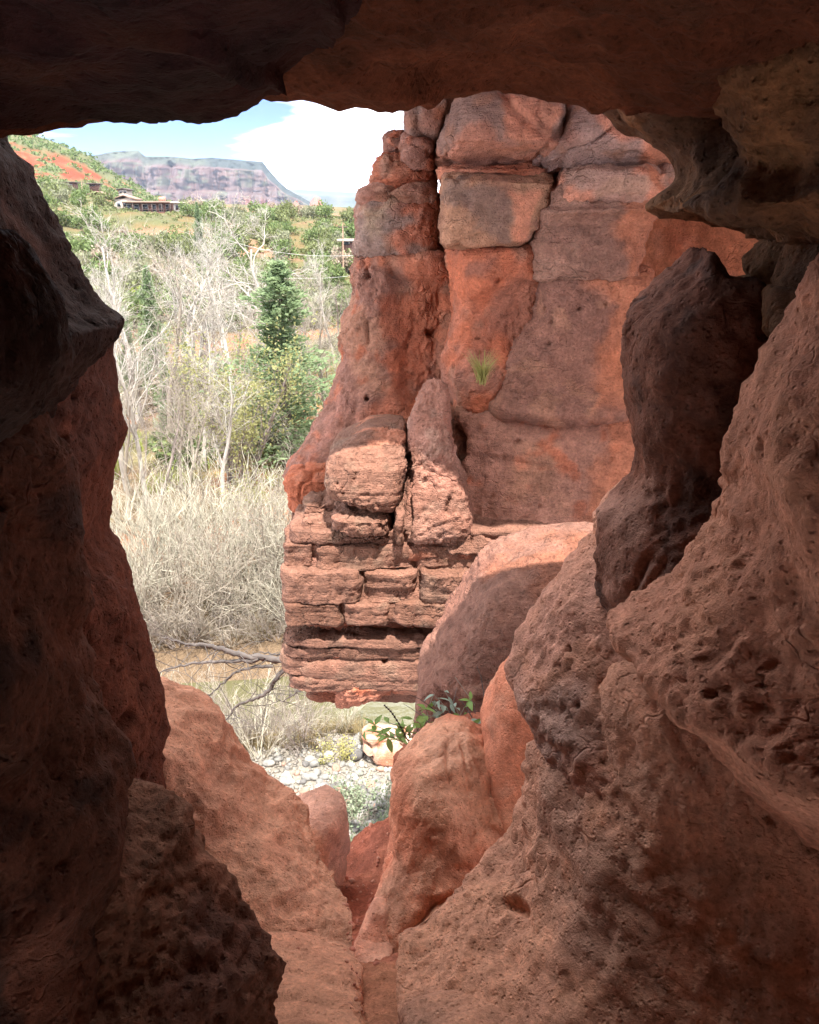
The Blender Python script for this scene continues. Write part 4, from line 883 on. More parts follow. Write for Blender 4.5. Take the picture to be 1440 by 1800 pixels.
def ground_z(x, y):
    x = np.asarray(x, float); y = np.asarray(y, float)
    sh = x.shape
    P = np.stack([x.ravel(), y.ravel(), np.zeros(x.size)], 1)
    n = (fbm(P * 0.02, 3, 201) * 1.2 + fbm(P * 0.12, 3, 204) * 0.35).reshape(sh)
    near = np.interp(y, [2.0, 3.6, 4.4, 6.0, 9.0, 12.0, 14.5], [-2.4, -3.6, -5.0, -8.5, -13.2, -14.6, -14.75])
    z = np.where(y < 14.5, near, -14.75)
    z = z + n * sstep(15, 60, y) * 1.2 + n * 0.25 * sstep(12, 15, y)
    # creek bed
    yc = 24.0 + 0.10 * x + 0.8 * np.sin(x * 0.13)
    z = z - 0.9 * np.exp(-((y - yc) / 2.3) ** 4)
    # far bank terrace
    z = z + 0.9 * sstep(27, 34, y - 0.1 * x)
    # hillside rising to the left and away
    a = (x / np.maximum(y, 1))                        # bearing
    hl = np.interp(a, [-0.9, -0.48, -0.30, -0.18, -0.05, 0.3], [27, 23.0, 15.3, 13, 10, 8])
    z = z + hl * sstep(85, 310, y) + n * 1.5 * sstep(110, 200, y)
    z = z + 9 * sstep(330, 900, y) - 30 * sstep(900, 2500, y)
    return z


def at_ground(px, py):
    """where the sight line through a photo pixel meets the valley ground"""
    lo, hi = 5.0, 900.0
    ys = np.geomspace(lo, hi, 500)
    d = U(px, py, 1.0)
    gz = ground_z(d[0] * ys, ys)
    k = np.argmax(d[2] * ys < gz)
    y = ys[k]
    return np.array([d[0] * y, y, float(gz[k])])


def ground_pts(px, D):
    """ground points in the pixel columns px at the distances D"""
    px = np.asarray(px, float); D = np.asarray(D, float)
    z = np.full(px.shape, -14.0)
    for _ in range(3):
        x = (px - 720) / 1440 * (D * CP - z * SP)
        z = ground_z(x, D)
    return np.stack([x, D, z], -1)


def ground_at(px, D):
    return ground_pts(np.array([px], float), np.array([D], float))[0]


ys = np.concatenate([np.linspace(4.6, 15, 34, endpoint=False), np.linspace(15, 45, 130, endpoint=False), np.geomspace(45, 420, 170, endpoint=False), np.geomspace(420, 16000, 50)])
tt = np.linspace(-1, 1, 201)
tt = np.sinh(tt * 2.2) / np.sinh(2.2)
XX = -0.28 * ys[:, None] * sstep(10, 60, ys)[:, None] + tt[None, :] * (1.6 * ys[:, None] + 30)
YY = np.repeat(ys[:, None], len(tt), 1)
ZZ = ground_z(XX, YY)
V = np.stack([XX, YY, ZZ], -1).reshape(-1, 3)
Pn = V.astype(np.float32)
c = np.repeat(np.array([[0.12, 0.083, 0.052]]), len(V), 0)
def mixc(c, col, w):
    return c * (1 - w[:, None]) + np.asarray(col) * w[:, None]
w = sstep(-0.05, 0.2, fbm(Pn * 0.09, 3, 211)) * sstep(28, 34, V[:, 1])
c = mixc(c, (0.25, 0.105, 0.055), w)
c = mixc(c, (0.13, 0.13, 0.06), sstep(0.0, 0.3, fbm(Pn * 0.21, 3, 214)) * sstep(28, 40, V[:, 1]) * 0.6)
c = mixc(c, (0.058, 0.07, 0.03), sstep(90, 140, V[:, 1]) * 0.75)
c = mixc(c, (0.19, 0.105, 0.068), sstep(0.12, 0.3, fbm(Pn * 0.035, 3, 217)) * sstep(110, 150, V[:, 1]) * 0.8)
c = mixc(c, (0.20, 0.18, 0.15), sstep(14, 15.5, V[:, 1]) * sstep(25, 22, V[:, 1]))
c = mixc(c, (0.36, 0.14, 0.09), sstep(14.5, 12, V[:, 1]))
ground = mesh_obj('ground', V, grid_faces(len(ys), len(tt)), rock_mat('valley_soil', 0.5, 0.03, 0.95, 0.5, 0.1), None, (0, 0, ZF), True, c, kind='structure')

# creek
m, nt, b = new_mat('creek_water')
b.inputs['Base Color'].default_value = (0.075, 0.07, 0.035, 1)
b.inputs['Roughness'].default_value = 0.12
b.inputs['Specular IOR Level'].default_value = 0.5
nz = nt.nodes.new('ShaderNodeTexNoise'); nz.inputs['Scale'].default_value = 2.5; nz.inputs['Detail'].default_value = 3
ge = nt.nodes.new('ShaderNodeNewGeometry'); nt.links.new(ge.outputs['Position'], nz.inputs['Vector'])
bp = nt.nodes.new('ShaderNodeBump'); bp.inputs['Distance'].default_value = 0.05; nt.links.new(nz.outputs['Fac'], bp.inputs['Height']); nt.links.new(bp.outputs[0], b.inputs['Normal'])
M_WATER = m
xs_ = np.linspace(-40, 30, 71)
yc = 24.0 + 0.10 * xs_ + 0.8 * np.sin(xs_ * 0.13)
wv = np.concatenate([np.stack([xs_, yc + dy, np.full_like(xs_, -15.18)], 1) for dy in (-3.2, -1.0, 1.0, 3.2)])
mesh_obj('creek', wv, grid_faces(4, len(xs_)), M_WATER, None, None, kind='structure')

# far red hill on the left
def far_patch(name, sky, D, depth, rows_n, cols_n, zbase, fn, mat, col_fn):
    sx = np.array([p[0] for p in sky], float); sy = np.array([p[1] for p in sky], float)
    px = np.linspace(sx[0], sx[-1], cols_n)
    py = np.interp(px, sx, sy)
    top = np.array([U(a, b_, D) for a, b_ in zip(px, py)])
    t = np.linspace(0, 1, rows_n)
    rows_ = []
    for q in t:
        f, g = fn(q)                                  # share of the height, share of the run towards us
        P = top.copy()
        P[:, 2] = zbase + (top[:, 2] - zbase) * f
        P[:, 1] = top[:, 1] - depth * g
        P[:, 0] = top[:, 0] * (1 - 0.5 * depth * g / D)
        rows_.append(P)
    back = top.copy(); back[:, 1] += depth * 0.8; back[:, 0] *= 1 + depth * 0.9 / D; back[:, 2] -= (top[:, 2] - zbase) * 0.25
    back2 = top.copy(); back2[:, 1] += depth * 1.6; back2[:, 0] *= 1 + depth * 1.9 / D; back2[:, 2] = zbase
    Vv = np.concatenate([back2[None], back[None], np.array(rows_)]).reshape(-1, 3)
    return Vv, grid_faces(rows_n + 2, cols_n)

M_FAR = rock_mat('far_rock', 0.012, 0.5, 0.95, 0.25, 0.1)
sky = [(-420, 330), (-200, 262), (0, 240), (60, 238), (110, 253), (165, 276), (200, 302), (260, 338), (330, 372), (420, 398)]
V, F = far_patch('red_hill', sky, 760, 330, 60, 150, -8, lambda q: (1 - q, q ** 1.05), M_FAR, None)
Pn = (V / 760 * 14).astype(np.float32)
band = (V[:, 2] - V[:, 2].min()) / 70
V[:, 1] -= 14 * fbm(Pn * 1.2, 4, 221) + 10 * np.floor(band * 7 + 0.6 * fbm(Pn * 0.5, 2, 222)) / 7
V[2 * 150:, 2] += 2.2 * fbm(Pn[2 * 150:] * 2.0, 3, 224)
pxx, pyy = proj(V)
c = np.repeat(np.array([[0.085, 0.09, 0.045]]), len(V), 0)
jy = pyy + 9 * fbm(Pn * 2.0, 3, 226)
wred = sstep(6, -6, poly_sdf(pxx, jy, [(-100, 268), (30, 258), (100, 270), (150, 290), (195, 318), (150, 318), (60, 312), (-100, 330)])) * sstep(-0.35, 0.05, fbm(Pn * 3.2, 3, 228))
c = mixc(c, (0.165, 0.036, 0.018), wred)
c = mixc(c, (0.17, 0.055, 0.03), sstep(0.25, 0.4, fbm(Pn * 2.4, 3, 229)) * 0.7)
red_hill = mesh_obj('red_hill', V, F, M_FAR, None, None, True, c, kind='structure')

# mesa and far plateau
def mesa_fn(q):
    pts = [(0, 1.0, 0.0), (0.05, 0.965, 0.012), (0.12, 0.86, 0.05), (0.16, 0.83, 0.08), (0.42, 0.50, 0.11), (0.50, 0.44, 0.18), (0.70, 0.22, 0.24), (0.80, 0.14, 0.40), (1, 0.0, 0.8)]
    a = np.array(pts)
    return np.interp(q, a[:, 0], a[:, 1]), np.interp(q, a[:, 0], a[:, 2])
sky = [(60, 330), (130, 300), (165, 273), (200, 266), (243, 264), (256, 275), (300, 275), (340, 279), (372, 277), (420, 281), (462, 284), (470, 296), (490, 318), (508, 334), (540, 352), (580, 372)]
V, F = far_patch('mesa', sky, 3600, 700, 110, 260, -40, mesa_fn, M_FAR, None)
Pn = (V / 3600 * 30).astype(np.float32)
q = np.repeat(np.concatenate([[0, 0], np.linspace(0, 1, 110)]), 260)
but_n = fbm(Pn * np.array([2.2, 0.3, 0.25], np.float32), 4, 231, ridge=True)
V[:, 1] -= 80 * but_n * sstep(0.05, 0.16, q) * sstep(1.0, 0.6, q)
V[:, 1] -= 18 * fbm(Pn * np.array([3, 1, 5], np.float32), 3, 233)
c = np.repeat(np.array([[0.08, 0.05, 0.047]]), len(V), 0)
c = mixc(c, (0.05, 0.055, 0.045), sstep(0.13, 0.08, q + 0.03 * fbm(Pn * 2, 3, 235)))
c = mixc(c, (0.075, 0.085, 0.06), sstep(0.02, 0.25, fbm(Pn * np.array([1.5, 1, 4.0], np.float32), 3, 236)) * 0.75)
c = mixc(c, (0.17, 0.062, 0.05), sstep(0.44, 0.56, q + 0.12 * fbm(Pn, 3, 237)) * sstep(350, 480, proj(V)[0]) * 0.9)
c = mixc(c, (0.10, 0.075, 0.075), sstep(0.0, 0.28, fbm(Pn * np.array([5.0, 0.4, 0.5], np.float32), 4, 238)) * sstep(0.08, 0.16, q) * 0.75)
c = mixc(c, (0.115, 0.075, 0.065), sstep(0.1, 0.3, fbm(Pn * np.array([1.2, 0.4, 5.0], np.float32), 3, 239)) * sstep(0.14, 0.2, q) * sstep(0.5, 0.42, q) * 0.7)
c = mixc(c, (0.035, 0.042, 0.04), sstep(0.135, 0.115, q + 0.02 * fbm(Pn * 2, 3, 240)) * sstep(340, 380, proj(V)[0]))
mesa = mesh_obj('mesa', V, F, M_FAR, None, None, True, c, kind='structure')
sky = [(-600, 345), (300, 336), (500, 332), (560, 334), (620, 338), (900, 340), (1500, 345), (2200, 350)]
V, F = far_patch('plateau', sky, 6500, 1200, 40, 160, -60, mesa_fn, M_FAR, None)
Pn = (V / 6500 * 30).astype(np.float32)
V[:, 1] -= 120 * fbm(Pn * np.array([2.2, 0.3, 0.25], np.float32), 4, 241, ridge=True)
c = np.repeat(np.array([[0.07, 0.085, 0.075]]), len(V), 0)
c = mixc(c, (0.12, 0.11, 0.105), sstep(0.0, 0.3, fbm(Pn * 2, 3, 243)) * 0.6)
mesh_obj('far_plateau', V, F, M_FAR, None, None, True, c, kind='structure')
# red buttes below the plateau
for k, (a, b_, t_, w_) in enumerate(((558, 385, 349, 14), (520, 385, 352, 10))):
    D = 3000
    rws = [(t_, a - w_ * 0.2, a + w_ * 0.2, D, 25, 25), (t_ + 8, a - w_ * 0.45, a + w_ * 0.45, D, 40, 40), (t_ + 20, a - w_, a + w_, D, 60, 60), (b_, a - w_ * 1.6, a + w_ * 1.6, D, 90, 90)]
    V, F = stack_mesh(rws, 6.0, 0.8, True, 0.5)
    Pn = (V / 60).astype(np.float32)
    N_ = vnormals(V, F)
    if (N_ * (V - V.mean(0))).sum() < 0:
        F = F[:, ::-1].copy(); N_ = -N_
    V = V + N_ * (14 * fbm(Pn, 4, 250 + k))[:, None]
    mesh_obj('red_butte', V, F, M_FAR, None, None, True, np.repeat(np.array([[0.32, 0.11, 0.085]]), len(V), 0), kind='structure')

# haze in the valley air
hz, nt, b = new_mat('haze')
nt.nodes.remove(b)
pv = nt.nodes.new('ShaderNodeVolumePrincipled')
pv.inputs['Color'].default_value = (0.62, 0.76, 1.0, 1)
pv.inputs['Density'].default_value = 0.00004
pv.inputs['Anisotropy'].default_value = 0.1
nt.links.new(pv.outputs[0], [x for x in nt.nodes if x.type == 'OUTPUT_MATERIAL'][0].inputs['Volume'])
x0, x1, y0, y1, z0, z1 = -33000, 33000, -300, 17500, -140, 420
hv = [(x, y, z) for z in (z0, z1) for y in (y0, y1) for x in (x0, x1)]
hf = [(0, 2, 3, 1), (4, 5, 7, 6), (0, 1, 5, 4), (2, 6, 7, 3), (0, 4, 6, 2), (1, 3, 7, 5)]
mesh_obj('haze', np.array(hv, float), np.array(hf), hz, None, (0, 0, z0), False, kind='stuff')
# ------------------------------------------------------------------ trees and plants
M_SYC = plain_mat('sycamore_bark', (0.245, 0.221, 0.19), 0.8, 0.3, 1.2, col2=(0.367, 0.346, 0.31))
M_TWIG = plain_mat('pale_twigs', (0.204, 0.174, 0.139), 0.85, 0.3, 0.7, col2=(0.286, 0.252, 0.204))
M_MAUVE = plain_mat('grey_mauve_twigs', (0.163, 0.133, 0.116), 0.85, 0.3, 0.7, col2=(0.231, 0.194, 0.17))
M_WILLOW = plain_mat('willow_stems', (0.27, 0.25, 0.19), 0.8, 0.3, 0.9, col2=(0.40, 0.375, 0.30))
M_YELTW = plain_mat('yellow_willow_twigs', (0.197, 0.184, 0.102), 0.8, 0.3, 0.9, col2=(0.258, 0.242, 0.15))
M_DEAD = plain_mat('grey_dead_wood', (0.05, 0.042, 0.039), 0.9, 0.3, 4.0, col2=(0.085, 0.072, 0.066))
M_BARK = plain_mat('dark_bark', (0.13, 0.10, 0.08), 0.9, 0.3, 3.0)
M_CON = leaf_mat('conifer_needles', (0.14, 0.20, 0.10), (0.23, 0.295, 0.155), 0.5)
M_JUN = [leaf_mat('juniper_green', (0.085, 0.125, 0.042), (0.155, 0.20, 0.075), 0.3), leaf_mat('juniper_olive', (0.115, 0.135, 0.055), (0.18, 0.20, 0.085), 0.3),
         leaf_mat('brush_grey_green', (0.155, 0.165, 0.10), (0.23, 0.235, 0.15), 0.3), leaf_mat('brush_mauve', (0.23, 0.18, 0.14), (0.29, 0.235, 0.17), 0.2), leaf_mat('brush_bright_green', (0.15, 0.19, 0.035), (0.24, 0.27, 0.07), 0.35)]
M_BUD = leaf_mat('spring_buds', (0.212, 0.212, 0.0765), (0.289, 0.285, 0.128), 0.5)
M_SHRUB = leaf_mat('grey_shrub_leaves', (0.128, 0.17, 0.102), (0.23, 0.264, 0.178), 0.3)
M_LEAF = leaf_mat('glossy_leaves', (0.16, 0.28, 0.07), (0.28, 0.40, 0.13), 0.4, 0.4)
M_LEAFB = leaf_mat('bluish_leaves', (0.20, 0.26, 0.20), (0.30, 0.36, 0.29), 0.25, 0.45)
M_STRAW = leaf_mat('dry_grass', (0.177, 0.136, 0.068), (0.245, 0.197, 0.109), 0.3)
M_GRASS = leaf_mat('green_tuft_grass', (0.30, 0.29, 0.09), (0.40, 0.37, 0.14), 0.35)


def tubes(lines):
    """lines: list of (points (n,3), radii (n,), sides) -> one mesh"""
    Vs, Fs, off = [], [], 0
    for P, R, k in lines:
        P = np.asarray(P, float); n = len(P)
        T = np.gradient(P, axis=0)
        T /= np.maximum(np.linalg.norm(T, axis=1, keepdims=True), 1e-9)
        ref = np.array([0, 0, 1.0]) if abs(T[0, 2]) < 0.8 else np.array([1.0, 0, 0])
        A = np.cross(T, ref); A /= np.maximum(np.linalg.norm(A, axis=1, keepdims=True), 1e-9)
        B = np.cross(T, A)
        a = np.arange(k) * 2 * np.pi / k
        ring = A[:, None] * np.cos(a)[None, :, None] + B[:, None] * np.sin(a)[None, :, None]
        Vs.append((P[:, None] + ring * np.asarray(R)[:, None, None]).reshape(-1, 3))
        Fs.append(grid_faces(n, k, True) + off)
        off += n * k
    return np.concatenate(Vs), np.concatenate(Fs)


def limb(rng, p, d, length, r, n, wig, up, taper=0.35):
    pts = [np.array(p, float)]
    d = np.array(d, float); d /= np.linalg.norm(d)
    st = length / n
    for _ in range(n):
        d = d + rng.normal(0, wig, 3) + np.array([0, 0, up])
        d /= np.linalg.norm(d)
        pts.append(pts[-1] + d * st)
    return np.array(pts), np.linspace(r, r * taper, n + 1)


def grow(rng, p, d, length, r, level, cfg, out, tips):
    c = cfg[level]
    P, R = limb(rng, p, d, length, r, c['n'], c['wig'], c['up'], c.get('taper', 0.35))
    out.append((P, R, c['k']))
    if level + 1 >= len(cfg):
        tips.append(P[-1]); tips.append(P[len(P) // 2])
        return
    m = c['kids'] + int(rng.integers(-1, 2))
    for q in range(max(2, m)):
        f = c['f0'] + (1 - c['f0']) * (q + rng.random() * 0.9) / m
        f = min(f, 0.99)
        x = f * (len(P) - 1); i = int(x)
        pos = P[i] + (P[min(i + 1, len(P) - 1)] - P[i]) * (x - i)
        tdir = P[min(i + 1, len(P) - 1)] - P[max(i - 1, 0)]
        tdir /= np.linalg.norm(tdir)
        az = rng.random() * 6.283
        perp = np.cross(tdir, [math.cos(az), math.sin(az), 0.3]); perp /= np.linalg.norm(perp)
        a = math.radians(c['ang'] + rng.normal(0, 10))
        nd = tdir * math.cos(a) + perp * math.sin(a)
        rr = max(np.interp(x, range(len(R)), R) * c['rr'], 0.009)
        grow(rng, pos, nd, length * c['lr'] * (0.75 + 0.5 * rng.random()) * (1.15 - 0.5 * f), rr, level + 1, cfg, out, tips)


SYC = [dict(n=9, wig=0.16, up=0.04, k=7, kids=7, f0=0.32, ang=42, rr=0.62, lr=0.62, taper=0.3), dict(n=7, wig=0.26, up=0.05, k=5, kids=6, f0=0.25, ang=45, rr=0.55, lr=0.55), dict(n=5, wig=0.28, up=0.05, k=4, kids=6, f0=0.15, ang=42, rr=0.55, lr=0.55), dict(n=4, wig=0.25, up=0.04, k=3, kids=5, f0=0.1, ang=38, rr=0.6, lr=0.6), dict(n=3, wig=0.22, up=0.02, k=3, kids=0, f0=0, ang=0, rr=1, lr=1)]
SLIM = [dict(n=9, wig=0.07, up=0.05, k=6, kids=12, f0=0.30, ang=32, rr=0.42, lr=0.38, taper=0.25), dict(n=5, wig=0.14, up=0.09, k=4, kids=7, f0=0.15, ang=34, rr=0.5, lr=0.5), dict(n=4, wig=0.18, up=0.06, k=3, kids=6, f0=0.1, ang=34, rr=0.6, lr=0.55), dict(n=3, wig=0.2, up=0.04, k=3, kids=0, f0=0, ang=0, rr=1, lr=1)]
STEM = [dict(n=6, wig=0.10, up=0.03, k=4, kids=6, f0=0.2, ang=24, rr=0.55, lr=0.5, taper=0.3), dict(n=4, wig=0.14, up=0.05, k=3, kids=4, f0=0.1, ang=28, rr=0.6, lr=0.55), dict(n=3, wig=0.16, up=0.04, k=3, kids=0, f0=0, ang=0, rr=1, lr=1)]


def tree_data(seed, cfg, height, r, lean=0.08):
    rng = np.random.default_rng(seed)
    out, tips = [], []
    grow(rng, (0, 0, -0.3), (rng.normal(0, lean), rng.normal(0, lean), 1), height, r, 0, cfg, out, tips)
    return out, np.array(tips)


def clump_data(seed, n, height, r, spread):
    rng = np.random.default_rng(seed)
    out, tips = [], []
    for k in range(n):
        a = rng.random() * 6.283; s = spread * (0.25 + rng.random())
        grow(rng, (0.35 * math.cos(a) * rng.random(), 0.35 * math.sin(a) * rng.random(), -0.2), (math.cos(a) * s, math.sin(a) * s, 1), height * (0.6 + 0.5 * rng.random()), r * (0.6 + 0.6 * rng.random()), 0, STEM, out, tips)
    return out, np.array(tips)


def leaf_quads(rng, C, size, elong=1.8, out_dir=None, droop=0.0):
    """one small folded quad at each point"""
    n = len(C)
    d = rng.normal(0, 1, (n, 3))
    if out_dir is not None:
        d = d * 0.7 + out_dir
    d[:, 2] -= droop
    d /= np.maximum(np.linalg.norm(d, axis=1, keepdims=True), 1e-9)
    s = np.cross(d, rng.normal(0, 1, (n, 3))); s /= np.maximum(np.linalg.norm(s, axis=1, keepdims=True), 1e-9)
    z = size * (0.6 + 0.8 * rng.random(n))[:, None]
    a = C - d * z * elong * 0.5
    b = C + s * z * 0.5
    c = C + d * z * elong * 0.5
    e = C - s * z * 0.5
    V = np.stack([a, b, c, e], 1).reshape(-1, 3)
    F = np.arange(4 * n).reshape(-1, 4)
    return V, F


def mesh_of(name, VF, mat, smooth=False):
    me = raw_mesh(name, VF[0], VF[1], smooth)
    me.materials.append(mat)
    return me


def put(name, me, parent, mat=None):
    o = bpy.data.objects.new(name, me)
    link(o, parent)
    if mat is not None:
        o.material_slots[0].link = 'OBJECT'
        o.material_slots[0].material = mat
    return o


def split_tree(out, nlimb=1):
    """the trunk with its first limbs, and the finer branches"""
    a = [x for x in out if x[2] >= 5]
    b = [x for x in out if x[2] < 5]
    return (a or out[:1]), b

# bare trees: a few grown models, every tree its own object with its own turn and size
SYCM = []
for s in (3, 11, 23):
    out, tips = tree_data(s, SYC, 9.0, 0.20, 0.12)
    a, b = split_tree(out)
    SYCM.append((mesh_of('trunk', tubes(a), M_SYC, True), mesh_of('branches', tubes(b), M_SYC)))
SLIMM = []
for s in (5, 17, 29):
    out, tips = tree_data(s, SLIM, 10.0, 0.15, 0.07)
    a, b = split_tree(out)
    SLIMM.append((mesh_of('trunk', tubes(a), M_TWIG, True), mesh_of('branches', tubes(b), M_TWIG)))
CLM = []
for s in (7, 19, 31, 37):
    out, tips = clump_data(s, 13, 3.4, 0.030, 0.75)
    CLM.append((mesh_of('stems', tubes(out), M_WILLOW), tips))


def bare_tree(kind, px, D, h, label, rot=0.0, mat=None, group=None, lean=(0, 0), width=1.0, cat='tree', name='bare_tree'):
    M = SYCM[kind] if kind < 10 else SLIMM[kind - 10]
    loc = ground_at(px, D)
    e = empty(name, loc, label, cat, group)
    H = 11.5 if kind < 10 else 11.0
    e.scale = (h / H * width, h / H * width, h / H)
    e.rotation_euler = (lean[0], lean[1], rot)
    put('trunk', M[0], e, mat)
    put('branches', M[1], e, mat)
    return e


bare_tree(0, 440, 76, 15.8, 'tallest bare white tree, its crown rising in front of the mesa', 0.6, width=1.05, name='sycamore_tree')
bare_tree(1, 356, 52, 13.5, 'bare white tree with crooked bright trunk left of the tall conifer', 1.9, name='sycamore_tree', width=0.9)
bare_tree(2, 472, 60, 10.5, 'bare white tree with arching limbs just left of the conifer', 4.1, name='sycamore_tree', width=0.9)
bare_tree(10, 262, 38, 11.0, 'slender pale bare tree standing near the left cave wall', 0.3, M_SYC)
bare_tree(11, 360, 44, 9.5, 'slim pale bare tree leaning in the middle of the thicket', 2.0, M_SYC, lean=(0, 0.12))
bare_tree(12, 268, 32.5, 7.0, 'grey bare tree leaning right over the orange bank', 1.1, M_MAUVE, lean=(0, 0.38))
bare_tree(10, 205, 46, 10.5, 'white bare tree half hidden by the left cave wall', 3.3, M_SYC)
bare_tree(11, 592, 72, 11.0, 'thin white bare tree beside the left edge of the buttress', 5.0, M_SYC)
bare_tree(12, 320, 40, 7.0, 'small pale bare tree behind the slender one', 2.6, M_TWIG)
bare_tree(10, 540, 66, 9.0, 'pale bare tree right of the tall conifer', 0.9, M_TWIG)
for k, (px, D, h, ln, lab) in enumerate([
        (225, 41, 9.0, 0.05, 'pale bare tree close behind the nose of the left wall'), (300, 48, 10.5, -0.06, 'tall slim bare tree left of the crooked white trunk'), (395, 37, 6.5, 0.10, 'thin forked bare tree in front of the budding trees'),
        (330, 34, 6.0, -0.05, 'bare sapling rising from the orange bank'), (415, 58, 11.0, 0.04, 'slim white tree between crooked trunk and conifer'), (455, 52, 8.0, -0.08, 'slender bare tree just left of the conifer'),
        (245, 56, 12.0, 0.0, 'tall slim bare tree behind the pale ones at left'), (575, 52, 8.5, 0.05, 'slim bare tree between conifer and buttress')]):
    bare_tree(10 + k % 3, px, D, h * 1.12, lab, 0.8 * k, M_SYC if k % 2 == 0 else M_TWIG, lean=(0, ln), width=1.3)
rng = np.random.default_rng(41)
for k in range(30):
    px = 60 + 575 * (k + rng.random()) / 30
    D = 84 + 55 * rng.random()
    yel = px < 300
    bare_tree(10 + int(rng.integers(0, 3)), px, D, 4.6 + 2.4 * rng.random(), 'straw coloured bare willow in the far thicket at left' if yel else 'greyish bare tree in the far thicket below the hillside', rng.random() * 6.28,
              M_YELTW if yel else M_MAUVE, 'straw coloured willows of the far thicket' if yel else 'grey bare trees of the far thicket', width=1.5)
rng = np.random.default_rng(43)
for k in range(44):
    px = 130 + 490 * (k + rng.random()) / 44
    D = 31 + 45 * rng.random() ** 0.8
    if 455 < px < 560 and D < 47:
        D += 18
    bare_tree(10 + int(rng.integers(0, 3)), px, D, 3.6 + 3.4 * rng.random(), 'small thin bare tree among the creekside thicket', rng.random() * 6.28, M_TWIG if rng.random() < 0.5 else M_MAUVE, 'small bare trees of the creekside thicket', width=1.3)


def willow(px, D, h, k, label, mat=None, group=None, w=1.0):
    e = empty('willow_shrub', ground_at(px, D), label, 'shrub', group)
    s = h / 4.2
    e.scale = (s * w, s * w, s)
    e.rotation_euler = (0, 0, k * 1.3)
    put('stems', CLM[k % 4][0], e, mat)
    return e

for k, (px, D, h, w, lab) in enumerate([
        (330, 26.5, 4.2, 1.1, 'big pale leafless willow above the grey dead limb'), (255, 28, 3.8, 1.1, 'dense whitish willow against the left cave wall'), (420, 28, 3.4, 1.0, 'pale willow in the middle behind the dead limb'),
        (515, 29, 4.6, 1.0, 'tall pale willow touching the lower buttress'), (475, 33, 3.6, 1.0, 'pale willow behind the tall one by the buttress'), (560, 44, 4.5, 1.2, 'pale spreading willow under the conifer beside the buttress'),
        (300, 21.2, 2.6, 1.2, 'low pale brush on the near bank by the left rock edge'), (380, 20.8, 2.6, 1.2, 'low tangled brush on the near bank left of the gravel'), (455, 19.6, 2.6, 1.0, 'thin brush standing at the left end of the gravel'), (540, 21.0, 2.2, 1.3, 'low twiggy brush under the hanging wedge of the buttress'),
        (605, 21.4, 1.8, 1.1, 'thin twigs at the water edge above the gravel'), (230, 35, 3.6, 1.1, 'pale brush left of the orange bank'), (390, 36, 2.6, 1.0, 'pale brush on the orange bank'), (545, 36, 4.0, 1.0, 'pale brush seen right beside the perched block')]):
    willow(px, D, h, k, lab, (None if k % 3 else M_TWIG) if k < 6 or k > 10 else (M_TWIG if k % 2 else M_WILLOW), w=w)
rng = np.random.default_rng(47)
for k in range(14):
    willow(200 + 420 * (k + rng.random()) / 14, 36 + 40 * rng.random(), 1.8 + 1.4 * rng.random(), k, 'pale twiggy shrub in the creekside thicket', [M_TWIG, M_WILLOW, M_MAUVE][k % 3], 'twiggy shrubs of the creekside thicket', 1.2)
for k in range(24):
    willow(215 + 340 * (k + rng.random()) / 24, 26.4 + 6 * rng.random(), 3.4 + 2.4 * rng.random(), k, 'pale upright willow stems along the far creek bank', [M_WILLOW, M_WILLOW, M_TWIG][k % 3], 'willow stems along the far creek bank', 1.0)
for k in range(10):
    willow(230 + 300 * (k + rng.random()) / 10, 25.6 + 1.3 * rng.random(), 1.2 + 0.9 * rng.random(), k, 'low grey brush at the far edge of the creek', [M_MAUVE, M_TWIG][k % 2], 'low brush at the far edge of the creek', 1.4)
for k in range(8):
    willow(280 + 270 * (k + rng.random()) / 8, 20.2 + 1.2 * rng.random(), 1.5 + 0.9 * rng.random(), k, 'low bare twigs on the near creek bank', [M_TWIG, M_MAUVE][k % 2], 'low twigs on the near creek bank', 1.3)


# conifers
def conifer_mesh(seed, H, W):
    rng = np.random.default_rng(seed)
    C, O, br = [], [], []
    for k in range(105):
        t = (k + rng.random()) / 105
        z = H * (0.04 + 0.95 * t)
        w = W * ((1 - t) ** 0.85 + 0.03) * (0.45 + 0.85 * rng.random()) * (0.8 + 0.3 * math.sin(t * 15 + seed))
        a = k * 2.399 + rng.random()
        tip = np.array([math.cos(a) * w, math.sin(a) * w, z + 0.28 * w])
        root = np.array([0, 0, z])
        br.append((np.array([root, (root + tip) / 2 - [0, 0, 0.05], tip]), np.array([0.035, 0.02, 0.01]) * (1.2 - t), 3))
        for f in np.linspace(0.3, 1.0, 6):
            m = 15
            C.append(root + (tip - root) * f + rng.normal(0, 0.07 + 0.085 * w, (m, 3)))
            O.append(np.repeat(((tip - root) / (w + 0.1) + [0, 0, 0.7])[None], m, 0))
    C = np.concatenate(C); O = np.concatenate(O)
    br.append((np.array([[0, 0, -0.3], [0, 0, H * 0.5], [0, 0, H * 0.97]]), np.array([0.2, 0.11, 0.02]), 6))
    return mesh_of('foliage', leaf_quads(rng, C, 0.095, 2.4, O), M_CON), mesh_of('trunk', tubes(br), M_BARK)

